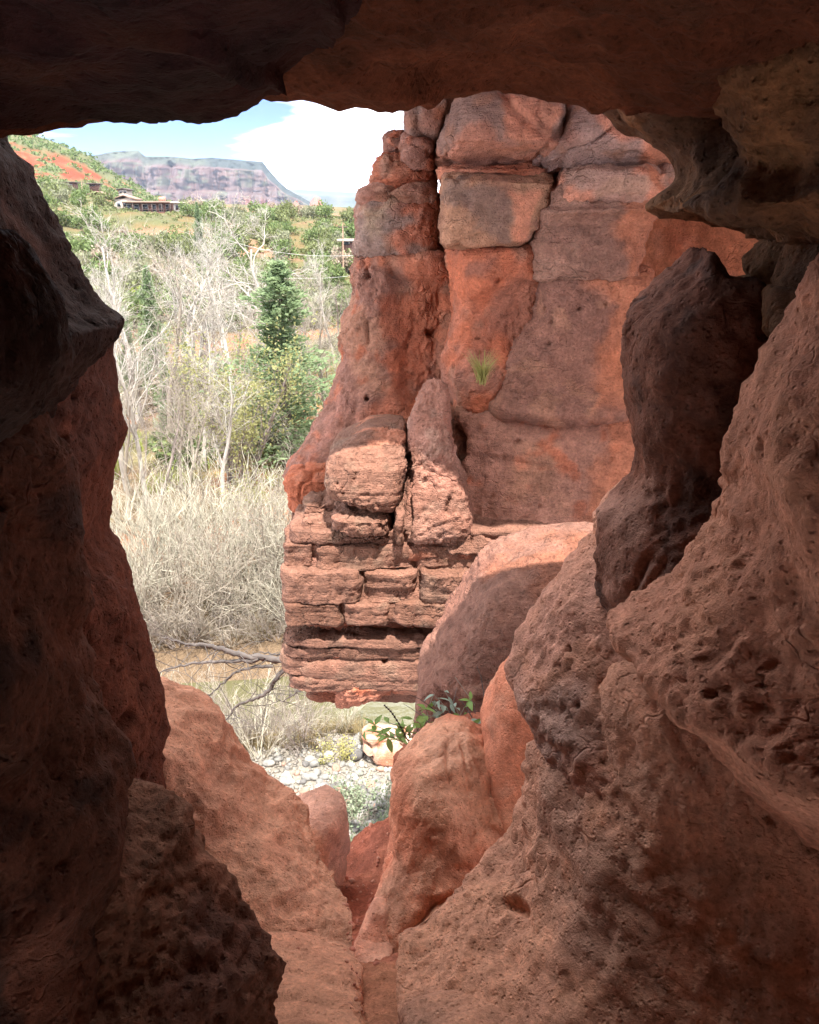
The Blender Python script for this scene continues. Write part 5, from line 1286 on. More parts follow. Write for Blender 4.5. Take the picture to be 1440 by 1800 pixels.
CONM = [conifer_mesh(1, 12.0, 3.0), conifer_mesh(2, 8.0, 2.0)]
def conifer(px, D, h, k, label, rot=0, w=1.0):
    e = empty('conifer_tree', ground_at(px, D), label, 'tree')
    s = h / (12.0 if k == 0 else 8.0)
    e.scale = (s * w, s * w, s); e.rotation_euler = (0, 0, rot)
    put('foliage', CONM[k][0], e); put('trunk', CONM[k][1], e)
conifer(508, 45, 11.2, 0, 'tall green conifer standing left of the buttress', 0.4, 2.0)
conifer(280, 66, 10.2, 1, 'small dark conifer beside the crooked white trunk', 1.0, 0.8)
conifer(236, 62, 7.4, 1, 'green conifer half hidden behind the slender bare tree', 2.2, 0.75)
conifer(340, 60, 6.0, 1, 'low green conifer behind the crooked white trunk', 3.0, 0.9)
conifer(300, 52, 5.2, 1, 'shaded conifer low in the thicket at left', 4.0, 0.8)
conifer(352, 190, 9.5, 1, 'rounded pine on the ridge right of the long house', 4.4, 0.9)

# budding yellow-green trees
def bud_tree(px, D, h, seed, label, dens=1.0):
    rng = np.random.default_rng(seed)
    out, tips = clump_data(seed, 9, 4.6, 0.05, 0.42)
    e = empty('budding_tree', ground_at(px, D), label, 'tree')
    s = h / 5.6
    e.scale = (s, s, s)
    put('stems', mesh_of('stems', tubes(out), M_MAUVE), e)
    C = np.repeat(tips, int(10 * dens), 0); C = C + rng.normal(0, 0.2, C.shape)
    put('foliage', mesh_of('foliage', leaf_quads(rng, C, 0.06, 1.8), M_BUD), e)
bud_tree(428, 41, 8.6, 51, 'yellow green budding tree in the middle of the thicket')
bud_tree(395, 47, 7.0, 52, 'second yellow green budding tree behind and left of the first', 0.7)
bud_tree(582, 62, 5.0, 53, 'small golden green bush by the left edge of the buttress', 1.2)
bud_tree(455, 33, 4.2, 54, 'small yellow green sapling above the pale willow', 0.5)


# rounded bushes of the hillside
def bush_mesh(seed, n_cl=15, per=46, leaf=0.20):
    rng = np.random.default_rng(seed)
    C, O = [], []
    for k in range(n_cl):
        a = rng.random() * 6.283; r = math.sqrt(rng.random()) * 0.75; z = 0.25 + 0.75 * rng.random() * (1.1 - r * 0.6)
        c0 = np.array([math.cos(a) * r, math.sin(a) * r, z])
        rad = 0.26 + 0.16 * rng.random()
        d = rng.normal(0, 1, (per, 3)); d /= np.linalg.norm(d, axis=1, keepdims=True)
        C.append(c0 + d * rad * (0.55 + 0.5 * rng.random((per, 1)))); O.append(d * 1.0 + [0, 0, 0.4])
    C = np.concatenate(C); O = np.concatenate(O)
    V, F = leaf_quads(rng, C, leaf * 0.5, 1.5, O)
    br = []
    for k in range(6):
        a = rng.random() * 6.283
        P, R = limb(rng, (0, 0, -0.08), (math.cos(a) * 0.6, math.sin(a) * 0.6, 1), 0.9, 0.04, 4, 0.2, 0.0)
        br.append((P, R, 4))
    return mesh_of('foliage', (V, F), M_JUN[0]), mesh_of('stems', tubes(br), M_BARK)

BUSH = [bush_mesh(s) for s in (61, 62, 63, 64)]
KIND = ['green juniper on the hillside', 'olive juniper on the hillside', 'grey green brush on the hillside', 'brownish leafless brush on the hillside', 'bright yellow green bush on the hillside']
def bush(px, D, h, w, kind, label=None, group=None, variant=0, rot=0.0, name='juniper_bush', dz=0.0):
    loc = ground_at(px, D); loc[2] += dz
    e = empty(name, loc, label or KIND[kind], 'bush', group or (None if label else KIND[kind].replace(' on the hillside', ' bushes on the hillside').replace('bush bushes', 'bushes')))
    e.scale = (w, w, h); e.rotation_euler = (0, 0, rot)
    f, t = BUSH[variant]
    put('foliage', f, e, M_JUN[kind]); put('stems', t, e)
    return e
rng = np.random.default_rng(67)
NB = 285
for k in range(NB):
    D = 105 * (345 / 105) ** ((k + rng.random()) / NB)
    px = 10 + 645 * rng.random()
    if 185 < px < 330 and 200 < D < 325:
        D = 150 + 45 * rng.random()
    kind = int(rng.choice([0, 1, 2, 3], p=[0.42, 0.28, 0.22, 0.08]))
    sz = (2.1 + 1.8 * rng.random()) * (1.0 if D < 230 else 1.15)
    bush(px, D, sz * 1.15, sz, kind, variant=int(rng.integers(0, 4)), rot=rng.random() * 6.28)
bush(258, 118, 3.0, 3.0, 4, 'bright yellow green bush at the foot of the hillside', None, 1)
bush(215, 150, 3.2, 4.2, 3, 'large brownish bush in the middle of the hillside', None, 2)
bush(140, 128, 3.6, 4.8, 0, 'broad green juniper low on the hillside at left', None, 3)
for k in range(24):
    bush(195 + 430 * rng.random(), 44 + 42 * rng.random(), 1.3 + 1.2 * rng.random(), 1.3 + rng.random(), int(rng.choice([0, 2, 2, 3], p=[.25, .3, .25, .2])), 'low green bush in the creekside undergrowth', 'low bushes of the creekside undergrowth', k % 4, rng.random() * 6.28, 'undergrowth_bush')

# tiny scrub of the hill slopes, too small to count
rng = np.random.default_rng(71)
C, O = [], []
gp = ground_pts(-180 + 840 * rng.random(2600), 105 * (420 / 105) ** rng.random(2600))
for g in gp:
    d = rng.normal(0, 1, (16, 3)); d[:, 2] = np.abs(d[:, 2])
    d /= np.linalg.norm(d, axis=1, keepdims=True)
    C.append(g + d * (0.5 + 0.5 * rng.random())); O.append(d)
V, F = leaf_quads(rng, np.concatenate(C), 0.42, 1.4, np.concatenate(O))
mesh_obj('hillside_scrub', V, F, M_JUN[1], None, None, False, label='fine low scrub covering the hillside soil', kind='stuff')
hv = np.empty(len(red_hill.data.vertices) * 3); red_hill.data.vertices.foreach_get('co', hv)
hv = hv.reshape(-1, 3) + np.array(red_hill.location)
pick = hv[rng.permutation(np.nonzero((wred < 0.3) | (rng.random(len(hv)) < 0.12))[0])[:3600]]
d = rng.normal(0, 1, (len(pick), 12, 3)); d[..., 2] = np.abs(d[..., 2]); d /= np.linalg.norm(d, axis=2, keepdims=True)
sz = (1.2 + 1.8 * rng.random((len(pick), 1, 1)))
C = (pick[:, None] + d * sz + rng.normal(0, 1.2, (len(pick), 1, 3)) * [1, 1, 0]).reshape(-1, 3)
V, F = leaf_quads(rng, C, 1.4, 1.3, d.reshape(-1, 3))
mesh_obj('red_hill_scrub', V, F, M_JUN[0], None, None, False, label='dark scrub dotting the red hill', kind='stuff')

# dry grass and reeds of the creek banks
def blades(rng, base, h, w, lean):
    n = len(base)
    a = rng.random(n) * 6.283
    tip = base + np.stack([np.cos(a) * lean, np.sin(a) * lean, np.ones(n)], 1) * (h * (0.5 + 0.7 * rng.random(n)))[:, None]
    midp = (base + tip) / 2 + np.stack([np.cos(a), np.sin(a), np.zeros(n)], 1) * (-0.12 * h)
    s = np.stack([-np.sin(a), np.cos(a), np.zeros(n)], 1) * w
    V = np.stack([base - s, base + s, midp + s * 0.8, midp - s * 0.8, tip + s * 0.2, tip - s * 0.2], 1).reshape(-1, 3)
    i = np.arange(n)[:, None] * 6
    F = np.concatenate([i + [0, 1, 2, 3], i + [3, 2, 4, 5]])
    return V, F
def scatter(rng, n, px0, px1, d0, d1, keep):
    D = d0 + (d1 - d0) * rng.random(n); px = px0 + (px1 - px0) * rng.random(n)
    X = (px - 720) / 1440 * (D * CP + 14.8 * SP)
    P = np.stack([X, D, np.zeros(n)], 1)
    m_ = fbm(P * 0.35, 3, 301) > keep
    P = P[m_]
    P[:, 2] = ground_z(P[:, 0], P[:, 1])
    return P
B = np.concatenate([scatter(rng, 7000, 180, 640, 20.0, 22.2, 0.0), scatter(rng, 9000, 150, 640, 26.3, 31, -0.15), scatter(rng, 18000, 20, 640, 28, 50, 0.08)])
V, F = blades(rng, B, 0.45, 0.012, 0.5)
mesh_obj('dry_grass', V, F, M_STRAW, None, None, False, label='dry straw coloured grass along the creek banks', kind='stuff')
B = scatter(rng, 9000, 160, 640, 40, 85, 0.12)
V, F = blades(rng, B, 0.9, 0.03, 0.5)
mesh_obj('green_ground_cover', V, F, M_JUN[4], None, None, False, label='patchy green growth on the valley floor', kind='stuff')

# grey dead limb reaching out past the buttress
dead = empty('dead_tree', ground_at(830, 14.5), 'grey dead tree limb reaching left from behind the buttress', 'tree')
rng = np.random.default_rng(77)
lines = []
def pl(pts, D, r0, r1, k=5, d_dd=0.0):
    c_ = np.array([U(a, b_, D + d_dd * i) for i, (a, b_) in enumerate(pts)])
    t = np.linspace(0, len(c_) - 1, 5 * len(c_))
    P = catmull(c_, t) + rng.normal(0, 0.012, (len(t), 3))
    lines.append((P, np.linspace(r0, r1, len(t)), k))
    return P
main = pl([(830, 1600), (815, 1330), (760, 1180), (640, 1158), (560, 1160), (515, 1159), (460, 1157), (405, 1146), (372, 1135), (330, 1132), (285, 1120)], 14.5, 0.15, 0.012, 7, -0.06)
trunk_line = lines.pop()
b1 = pl([(455, 1160), (400, 1163), (340, 1166), (300, 1175), (262, 1192)], 14.1, 0.045, 0.008)
b2 = pl([(520, 1163), (492, 1185), (470, 1215), (450, 1228), (418, 1240), (398, 1265), (375, 1290)], 14.2, 0.06, 0.008)
b3 = pl([(478, 1172), (430, 1176), (405, 1190), (372, 1220), (350, 1245)], 14.1, 0.035, 0.006)
b4 = pl([(560, 1205), (530, 1212), (505, 1228), (470, 1240)], 14.0, 0.03, 0.006)
b5 = pl([(560, 1158), (520, 1146), (490, 1150), (455, 1146)], 14.4, 0.05, 0.01)
for P in (main[25:], b1, b2, b3, b4):
    for i in range(2, len(P) - 1, 1):
        if rng.random() < 0.75:
            dd = rng.normal(0, 0.5, 3); dd[2] = abs(dd[2]) * 0.7 - 0.25
            q, r_ = limb(rng, P[i], dd, 0.35 + 0.9 * rng.random(), 0.010, 5, 0.2, 0.0)
            lines.append((q, r_, 3))
mesh_obj('trunk', *tubes([trunk_line]), M_DEAD, dead)
mesh_obj('branches', *tubes(lines), M_DEAD, dead)
# ------------------------------------------------------------------ gravel, stones, small plants
def stone_mesh(seed, mat, n=9, m=14):
    th = np.linspace(0, math.pi, n); ph = np.linspace(0, 2 * math.pi, m, endpoint=False)
    V = np.array([[math.sin(a) * math.cos(b_), math.sin(a) * math.sin(b_), math.cos(a)] for a in th for b_ in ph])
    V = V * (1 + 0.28 * fbm(V.astype(np.float32) * 1.1, 2, seed))[:, None] * np.array([1.0, 0.8, 0.6])
    me = raw_mesh('stone', V, grid_faces(n, m, True), True)
    me.materials.append(mat)
    return me
M_ST = [plain_mat('grey_cobble', (0.15, 0.146, 0.136), 0.8, 0.25, 6), plain_mat('pale_cobble', (0.231, 0.218, 0.194), 0.8, 0.2, 6), plain_mat('pink_cobble', (0.245, 0.15, 0.112), 0.8, 0.2, 6), plain_mat('dark_cobble', (0.0888, 0.0848, 0.0816), 0.8, 0.25, 6)]
STM = [stone_mesh(s, M_ST[0]) for s in (401, 402, 403, 404, 405)]
rng = np.random.default_rng(83)
for k in range(300):
    px = 470 + 275 * rng.random(); py = 1300 + 185 * rng.random() ** 0.9
    g = at_ground(px, py)
    o = put('stone', STM[k % 5], ground, M_ST[int(rng.choice(4, p=[0.42, 0.36, 0.12, 0.10]))])
    s = 0.07 + 0.11 * rng.random() ** 1.6 + (0.12 if k % 23 == 0 else 0)
    o.scale = (s, s, s); o.rotation_euler = (rng.normal(0, 0.25), rng.normal(0, 0.25), rng.random() * 6.28)
    o.location = g + np.array([0, 0, s * 0.25]) - np.array(ground.location)
# finer gravel between
Vs, Fs, off = [], [], 0
bV = np.array([[1, 0, 0], [-1, 0, 0], [0, 1, 0], [0, -1, 0], [0, 0, 0.7], [0, 0, -0.7]], float)
bF = np.array([[0, 2, 4], [2, 1, 4], [1, 3, 4], [3, 0, 4], [2, 0, 5], [1, 2, 5], [3, 1, 5], [0, 3, 5]])
n = 3600
D = 14.0 + 8.0 * rng.random(n); px = 380 + 420 * rng.random(n)
X = (px - 720) / 1440 * (D * CP + 14.8 * SP)
Z = ground_z(X, D)
a = rng.random(n) * 6.28; s = 0.025 + 0.055 * rng.random(n) ** 2
ca, sa = np.cos(a), np.sin(a)
B = bV[None] * (1 + 0.3 * rng.normal(0, 1, (n, 6, 1))) * s[:, None, None]
V = np.stack([B[..., 0] * ca[:, None] - B[..., 1] * sa[:, None] + X[:, None], B[..., 0] * sa[:, None] + B[..., 1] * ca[:, None] + D[:, None], B[..., 2] + Z[:, None] + 0.02], -1).reshape(-1, 3)
F = (bF[None] + 6 * np.arange(n)[:, None, None]).reshape(-1, 3)
mesh_obj('gravel', V, F, plain_mat('gravel', (0.13, 0.122, 0.109), 0.85, 0.4, 9, col2=(0.258, 0.231, 0.197)), None, None, False, label='fine grey gravel between the creek stones', kind='stuff')

D = 19.8
rows = [(1283, 650, 668, D, 0.1, 0.3), (1288, 636, 700, D, 0.3, 0.5), (1297, 636, 745, D, 0.4, 0.6), (1315, 638, 755, D - 0.1, 0.5, 0.6), (1335, 660, 750, D - 0.2, 0.5, 0.5), (1350, 690, 740, D - 0.3, 0.3, 0.4)]
rock('boulder', rows, 0.06, M_ROCK, None, dict(big=(0.12, 1.0), med=(0.04, 3), fine=(0, 9), facet=(0.08, 0.9)), 94, (np.array([0.42, 0.27, 0.20]), SALMON * 0.7, PALE * 0.7), e=0.6, smooth=False, label='pale pink slab of rock lying beside the creek', cat='boulder')
rows = [(1252, 336, 344, 21.5, 0.05, 0.05), (1256, 331, 349, 21.5, 0.12, 0.12), (1262, 330, 350, 21.5, 0.14, 0.14), (1268, 334, 346, 21.5, 0.08, 0.08)]
rock('pale_stone', rows, 0.03, M_ROCK, None, dict(big=(0.02, 2.0), med=(0.01, 6), fine=(0, 9)), 95, (np.array([0.72, 0.60, 0.48]), PALE, TAN), e=0.9, label='round whitish stone just beyond the edge of the ramp', cat='stone')

# pebbles on the dirt chute
M_PEB = [plain_mat('red_pebble', (0.40, 0.15, 0.10), 0.9, 0.25, 14), plain_mat('pink_pebble', (0.52, 0.25, 0.17), 0.9, 0.25, 14)]
dv = np.empty(len(dirt.data.vertices) * 3); dirt.data.vertices.foreach_get('co', dv)
dv = dv.reshape(-1, 3) + world_loc(dirt)
dpx, dpy = proj(dv)
cand = dv[(dpx > 585) & (dpx < 700) & (dpy > 1450) & (dpy < 1700)]
for k in range(110):
    p = cand[int(rng.integers(0, len(cand)))]
    s = 0.007 + 0.012 * rng.random() ** 2.2 + (0.016 if k % 17 == 0 else 0)
    o = put('pebble', STM[k % 5], ramp, M_PEB[k % 2])
    o.scale = (s, s, s); o.rotation_euler = (rng.normal(0, 0.6), rng.normal(0, 0.6), rng.random() * 6)
    o.location = p + np.array([0, 0, s * 0.3]) - world_loc(ramp)

# grit and small stones caught along the ramp
fr_ = [o for o in ramp.children if o.name.startswith('floor_ramp')][0]
rv = np.empty(len(fr_.data.vertices) * 3); fr_.data.vertices.foreach_get('co', rv)
rn = np.empty(len(fr_.data.vertices) * 3); fr_.data.vertices.foreach_get('normal', rn)
rv = rv.reshape(-1, 3) + world_loc(fr_); rn = rn.reshape(-1, 3)
rpx, rpy = proj(rv)
cand = rv[(rpx > 380) & (rpx < 645) & (rpy > 1480) & (rpy < 1800) & (rn[:, 2] > 0.35)]
for k in range(80 if len(cand) else 0):
    p = cand[int(rng.integers(0, len(cand)))]
    s = 0.004 + 0.007 * rng.random() ** 2.5 + (0.008 if k % 19 == 0 else 0)
    o = put('pebble', STM[k % 5], ramp, M_PEB[k % 2])
    o.scale = (s, s, s); o.rotation_euler = (rng.normal(0, 0.6), rng.normal(0, 0.6), rng.random() * 6)
    o.location = p - world_loc(ramp)

# grey-green shrub on the gravel
def small_shrub(name, loc, seed, h, w, n, leaf, mat, label, cat='shrub'):
    r = np.random.default_rng(seed)
    e = empty(name, loc, label, cat)
    ln, C = [], []
    for k in range(n):
        a = r.random() * 6.283; q = r.random() ** 0.5 * w * 0.5
        P, R = limb(r, (math.cos(a) * q, math.sin(a) * q, -0.05), (math.cos(a) * 0.5, math.sin(a) * 0.5, 1), h * (0.5 + 0.6 * r.random()), 0.008, 5, 0.14, 0.02)
        ln.append((P, R, 3))
        for f in np.linspace(1, 5, 9):
            i = min(int(f), 4)
            C.append(P[i] + (P[i + 1] - P[i]) * (f - i) + r.normal(0, 0.05, (3, 3)))
    mesh_obj('stems', tubes(ln)[0] + np.array(loc), tubes(ln)[1], M_TWIG, e)
    V, F = leaf_quads(r, np.concatenate(C), leaf, 2.0)
    mesh_obj('foliage', V + np.array(loc), F, mat, e, smooth=False)
    return e
small_shrub('grey_green_shrub', at_ground(640, 1462), 91, 1.15, 1.9, 95, 0.045, M_SHRUB, 'grey green leafy shrub growing on the gravel above the chute')
small_shrub('grey_green_shrub', at_ground(596, 1418), 92, 0.6, 1.1, 36, 0.04, M_SHRUB, 'small low shrub on the gravel left of the larger one')
small_shrub('green_reeds', at_ground(590, 1330), 93, 0.7, 0.8, 36, 0.03, M_GRASS, 'fresh green tuft beside the pink slab at the creek', 'plant')

# grass tuft on the buttress
tp = U(848, 668, 6.02)
tuft = np.random.default_rng(97)
n = 170
a = tuft.random(n) * 6.283
base = tp + tuft.normal(0, 0.018, (n, 3))
V, F = blades(tuft, base, 0.17, 0.0028, 0.75)
mesh_obj('grass_tuft', V, F, M_GRASS, None, tp, False, label='small yellow green grass tuft clinging to the buttress face', cat='grass')

# leafy plant above the worn rock
def leaf_shape(L, W):
    t = np.array([0, 0.15, 0.35, 0.6, 0.82, 1.0]); w = np.array([0.06, 0.55, 1.0, 0.85, 0.42, 0.02]) * W / 2
    V = []
    for a, b_ in zip(t, w):
        z = -0.22 * L * a * a
        V += [[-b_, a * L, z + 0.35 * b_], [0, a * L, z], [b_, a * L, z + 0.35 * b_]]
    V = np.array(V)
    F = []
    for i in range(len(t) - 1):
        for j in (0, 1):
            F.append([3 * i + j, 3 * i + j + 1, 3 * i + j + 4, 3 * i + j + 3])
    return V, np.array(F)
LEAFM = [mesh_of('leaf', leaf_shape(0.062, 0.026), M_LEAF, True), mesh_of('leaf', leaf_shape(0.08, 0.022), M_LEAF, True), mesh_of('leaf', leaf_shape(0.046, 0.025), M_LEAF, True)]
def leafy(name, px, py, D, label, stems, nleaf, mat, seed, spread):
    r = np.random.default_rng(seed)
    loc = U(px, py, D)
    e = empty(name, loc, label, 'plant')
    ln = []
    for k in range(stems):
        dx = (k / max(1, stems - 1) - 0.5) * 2 * spread
        P, R = limb(r, loc + np.array([dx * 0.16, r.normal(0, 0.02), -0.05]), (dx * 1.3 + r.normal(0, 0.15), -0.12 + r.normal(0, 0.2), 0.8), 0.18 + 0.12 * r.random(), 0.0035, 6, 0.12, -0.02, 0.5)
        ln.append((P, R, 4))
        for q in range(nleaf):
            i = min(6, 2 + int(r.random() * 5))
            o = put('leaf', LEAFM[int(r.integers(0, 3))], e, mat)
            o.location = P[i] - loc
            o.rotation_euler = (r.normal(0.15, 0.45), r.normal(0, 0.5), r.random() * 6.283)
            s = 0.7 + 0.6 * r.random(); o.scale = (s, s, s)
    mesh_obj('stems', *tubes(ln), M_TWIG, e)
    return e
leafy('leafy_plant', 765, 1292, 3.68, 'bright green leafy plant hanging over the worn rock', 16, 9, M_LEAF, 101, 0.9)
leafy('leafy_plant', 835, 1268, 3.68, 'dull bluish leafed plant beside the salmon shoulder', 11, 6, M_LEAFB, 102, 0.8)
# dead twigs lying by the plants
r = np.random.default_rng(103)
ln = []
for k in range(16):
    p = U(770 + 80 * r.random(), 1262 + 35 * r.random(), 3.66)
    P, R = limb(r, p, (r.normal(0, 1), r.normal(0, 0.4), 0.25), 0.12 + 0.18 * r.random(), 0.004, 5, 0.15, 0.0)
    ln.append((P, R, 4))
mesh_obj('dead_twigs', *tubes(ln), M_DEAD, None, None, label='tangle of dry brown twigs around the leafy plants', kind='stuff')
# dark seed stalk
P = catmull(np.array([U(722, 1312, 3.62), U(712, 1292, 3.6), U(700, 1270, 3.58), U(688, 1252, 3.57), U(676, 1240, 3.56)]), np.linspace(0, 4, 41))
R = 0.0025 + 0.0045 * (np.arange(41) % 3 == 1) * (np.arange(41) > 8)
mesh_obj('seed_stalk', *tubes([(P, R, 6)]), plain_mat('dark_seeds', (0.06, 0.045, 0.04), 0.9), None, None, label='dark dried seed stalk sticking up left of the green plant', cat='stalk')
# bare stalk leaning over the boulder
P = catmull(np.array([U(835, 1240, 3.7), U(818, 1215, 3.68), U(800, 1190, 3.66)]), np.linspace(0, 2, 16))
mesh_obj('dry_stalk', *tubes([(P, np.full(16, 0.002), 4)]), M_TWIG, None, None, label='thin dry stalk standing in front of the angular boulder', cat='stalk')

# ------------------------------------------------------------------ houses on the hillside
M_CREAM = plain_mat('cream_stucco', (0.357, 0.297, 0.255), 0.85, 0.06, 0.5)
M_BRICK = plain_mat('red_brown_siding', (0.15, 0.075, 0.06), 0.8, 0.12, 0.6)
M_ROOF = plain_mat('brown_roof', (0.20, 0.13, 0.10), 0.9, 0.15, 0.4)
M_PALER = plain_mat('pale_roof', (0.34, 0.28, 0.24), 0.9, 0.1, 0.4)
M_GLASS = plain_mat('window_glass', (0.03, 0.035, 0.05), 0.1, 0.1, 0.5, 0.6)
M_WHITE = plain_mat('white_trim', (0.5, 0.49, 0.47), 0.7, 0.05, 0.5)
M_DARKW = plain_mat('dark_wood', (0.07, 0.05, 0.045), 0.8, 0.2, 0.5)


def boxv(x0, x1, y0, y1, z0, z1):
    V = np.array([(x, y, z) for z in (z0, z1) for y in (y0, y1) for x in (x0, x1)], float)
    return V, np.array([(0, 2, 3, 1), (4, 5, 7, 6), (0, 1, 5, 4), (2, 6, 7, 3), (0, 4, 6, 2), (1, 3, 7, 5)])


def gable(x0, x1, y0, y1, z0, z1, t=0.3):
    xm = (x0 + x1) / 2
    V = np.array([(x, y, z) for y in (y0, y1) for x, z in ((x0, z0), (xm, z1), (x1, z0), (x1, z0 - t), (xm, z1 - t), (x0, z0 - t))], float)
    F = [(0, 1, 7, 6), (1, 2, 8, 7), (2, 3, 9, 8), (3, 4, 10, 9), (4, 5, 11, 10), (5, 0, 6, 11), (0, 5, 4, 1), (1, 4, 3, 2), (6, 7, 10, 11), (7, 8, 9, 10)]
    return V, np.array(F)


def part(name, VF, mat, parent, org):
    return mesh_obj(name, VF[0] + np.asarray(org), VF[1], mat, parent, smooth=False)


# long house: every measure in metres from the middle of its front foot
D = 296.0
org = U(254, 371, D)
h = empty('long_house', org, 'long low red brown house with cream wing and flat roof on the hillside', 'house')
part('wing_wall', boxv(-10.2, -3.2, 0.5, 8, -1.5, 3.9), M_CREAM, h, org)
part('wing_roof', gable(-10.9, -2.6, 0, 8.5, 3.9, 5.2), M_ROOF, h, org)
part('main_wall', boxv(-5.6, 9.3, -1.0, 7, -1.8, 2.7), M_BRICK, h, org)
part('flat_roof', boxv(-6.4, 9.9, -2.6, 7.6, 2.7, 3.15), M_PALER, h, org)
part('roof_fascia', boxv(-6.5, 10.0, -2.75, -2.6, 2.55, 3.1), M_ROOF, h, org)
part('chimney', boxv(4.6, 6.6, 2.0, 3.5, 3.15, 4.6), plain_mat('brick_chimney', (0.36, 0.19, 0.14), 0.9), h, org)
part('deck', boxv(-6.3, 9.8, -2.7, -1.0, -0.55, -0.3), M_BRICK, h, org)
for x in (-6.2, -3.0, 0.2, 3.4, 6.6, 9.6):
    part('deck_post', boxv(x - 0.12, x + 0.12, -2.65, -2.4, -2.6, 2.6), M_DARKW, h, org)
part('deck_rail', boxv(-6.3, 9.8, -2.72, -2.64, 0.45, 0.6), M_DARKW, h, org)
for x, w_ in ((-4.8, 1.6), (-2.2, 1.8), (0.7, 2.0), (3.6, 1.6), (6.0, 1.4), (8.2, 1.2)):
    f = part('window', boxv(x - w_ / 2, x + w_ / 2, -1.08, -1.0, -0.2, 2.2), M_WHITE, h, org)
    part('pane', boxv(x - w_ / 2 + 0.12, x + w_ / 2 - 0.12, -1.12, -1.07, -0.05, 2.05), M_GLASS, f, org)
for x in (-8.6, -6.6):
    f = part('window', boxv(x - 0.6, x + 0.6, 0.42, 0.5, 1.4, 2.9), M_WHITE, h, org)
    part('pane', boxv(x - 0.48, x + 0.48, 0.36, 0.43, 1.55, 2.75), M_GLASS, f, org)


def cabin(px, py, D, w_, hgt, wall, roof, label, flat=False, dep=5.0):
    org = U(px, py, D)
    h = empty('house', org, label, 'house')
    part('wall', boxv(-w_ / 2, w_ / 2, 0, dep, -2.0, hgt), wall, h, org)
    if flat:
        part('roof', boxv(-w_ / 2 - 0.8, w_ / 2 + 0.8, -1.2, dep + 0.5, hgt, hgt + 0.4), roof, h, org)
    else:
        part('roof', gable(-w_ / 2 - 0.7, w_ / 2 + 0.7, -0.6, dep + 0.5, hgt, hgt + w_ * 0.16), roof, h, org)
    for x in (-w_ * 0.25, w_ * 0.2):
        f = part('window', boxv(x - 0.6, x + 0.6, -0.08, 0.0, 0.5, hgt - 0.5), M_WHITE, h, org)
        part('pane', boxv(x - 0.48, x + 0.48, -0.13, -0.07, 0.62, hgt - 0.62), M_GLASS, f, org)
cabin(122, 327, 345, 3.0, 1.2, M_BRICK, M_DARKW, 'dark flat roofed shed at the upper left of the hillside', True)
cabin(163, 328, 345, 2.6, 0.9, M_BRICK, M_DARKW, 'second dark flat roofed shed right of the first', True)
cabin(172, 346, 325, 6.0, 1.0, M_BRICK, M_ROOF, 'brown gabled house above and left of the long house')
cabin(217, 342, 330, 3.6, 1.8, M_CREAM, M_DARKW, 'small cream house with a dark gable behind the long house')
cabin(318, 372, 292, 4.5, 2.6, M_WHITE, M_PALER, 'small white shed at the right end of the long house', True, 3.0)
cabin(362, 378, 285, 7.0, 1.6, M_CREAM, M_PALER, 'low pinkish house partly hidden by the tallest bare tree', True)
cabin(618, 430, 170, 4.0, 0.6, M_BRICK, M_PALER, 'low shelter with pale flat roof beside the buttress edge', True, 4.0)

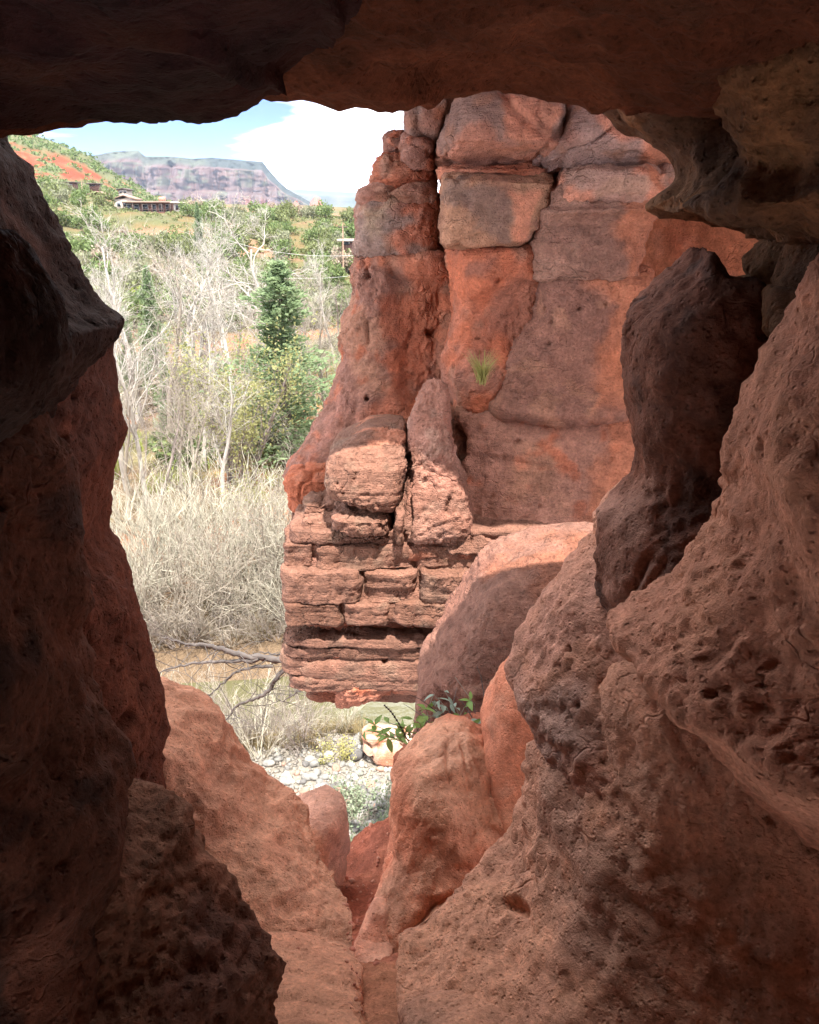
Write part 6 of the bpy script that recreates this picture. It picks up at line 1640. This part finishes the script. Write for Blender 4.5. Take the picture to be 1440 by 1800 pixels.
# power line
def pole(px, D, top_py, label):
    b_ = ground_at(px, D); t_ = U(px, top_py, D); t_[0] = b_[0] + 0.1
    e = empty('utility_pole', b_, label, 'pole')
    mesh_obj('mast', *tubes([(np.array([b_ - [0, 0, 0.5], (b_ + t_) / 2, t_]), np.array([0.16, 0.14, 0.11]), 6)]), plain_mat('pole_wood', (0.30, 0.20, 0.14), 0.9), e)
    part('crossarm', boxv(-0.9, 0.9, -0.06, 0.06, -0.7, -0.5), M_DARKW, e, t_)
    return t_
p1 = pole(604, 160, 393, 'wooden utility pole beside the buttress edge')
p2 = pole(146, 330, 318, 'thin utility pole on the ridge at upper left')
for py0, py1, nm in ((440, 415, 'upper power line sagging across the far thicket'), (470, 468, 'lower power line crossing behind the bare trees')):
    a_, b_ = U(700, py0, 120), U(380, py1, 150)
    t = np.linspace(0, 1, 24)
    P = a_ + (b_ - a_) * t[:, None]; P[:, 2] -= 3.0 * (1 - (2 * t - 1) ** 2) * 0.6
    mesh_obj('power_line', *tubes([(P, np.full(24, 0.022), 4)]), M_WHITE, None, None, label=nm, cat='wire')
# ------------------------------------------------------------------ every repeat gets a label of its own
ORD = ['leftmost', 'second from left', 'third from left', 'fourth from left', 'fifth from left', 'sixth from left', 'seventh from left', 'eighth from left', 'ninth from left', 'tenth from left', 'eleventh from left', 'twelfth from left',
       'thirteenth from left', 'fourteenth from left', 'fifteenth from left', 'sixteenth from left', 'seventeenth from left', 'eighteenth from left', 'nineteenth from left', 'twentieth from left']
tops = [o for o in bpy.data.objects if o.parent is None and o.get('group')]
def zone(x):
    for lim, nm in ((150, 'by the left cave wall'), (225, 'left of the long house'), (310, 'below the long house'), (385, 'right of the long house'), (470, 'behind the tallest bare tree'), (560, 'behind the tall conifer'), (9999, 'by the buttress edge')):
        if x < lim:
            return nm
bins = {}
for o in tops:
    p = np.array([list(o.location)])
    x, y = proj(p)
    g = o['group']
    D = o.location.y
    if 'hillside' in g:
        band = 'low on the hillside' if D < 165 else ('halfway up the hillside' if D < 245 else 'high on the hillside')
        key = (o['label'].replace(' on the hillside', ''), band + ' ' + zone(x[0]))
    elif D < 25:
        key = (o['label'], '')
    else:
        key = (o['label'], 'in front' if D < (34 if D < 33 else 52 if D < 84 else 110) else 'farther back')
    bins.setdefault(key, []).append((float(x[0]), o))
for (lab, where), lst in bins.items():
    lst.sort(key=lambda t: t[0])
    for k, (x, o) in enumerate(lst):
        if len(lst) == 1:
            o['label'] = (lab + ' ' + where).strip()
        else:
            q = ORD[k] if k < len(ORD) else ORD[len(lst) - 1 - k].replace('left', 'right').replace('leftmost', 'rightmost')
            if k == len(lst) - 1:
                q = 'rightmost'
            o['label'] = (q + ' ' + lab + ' ' + where).strip()
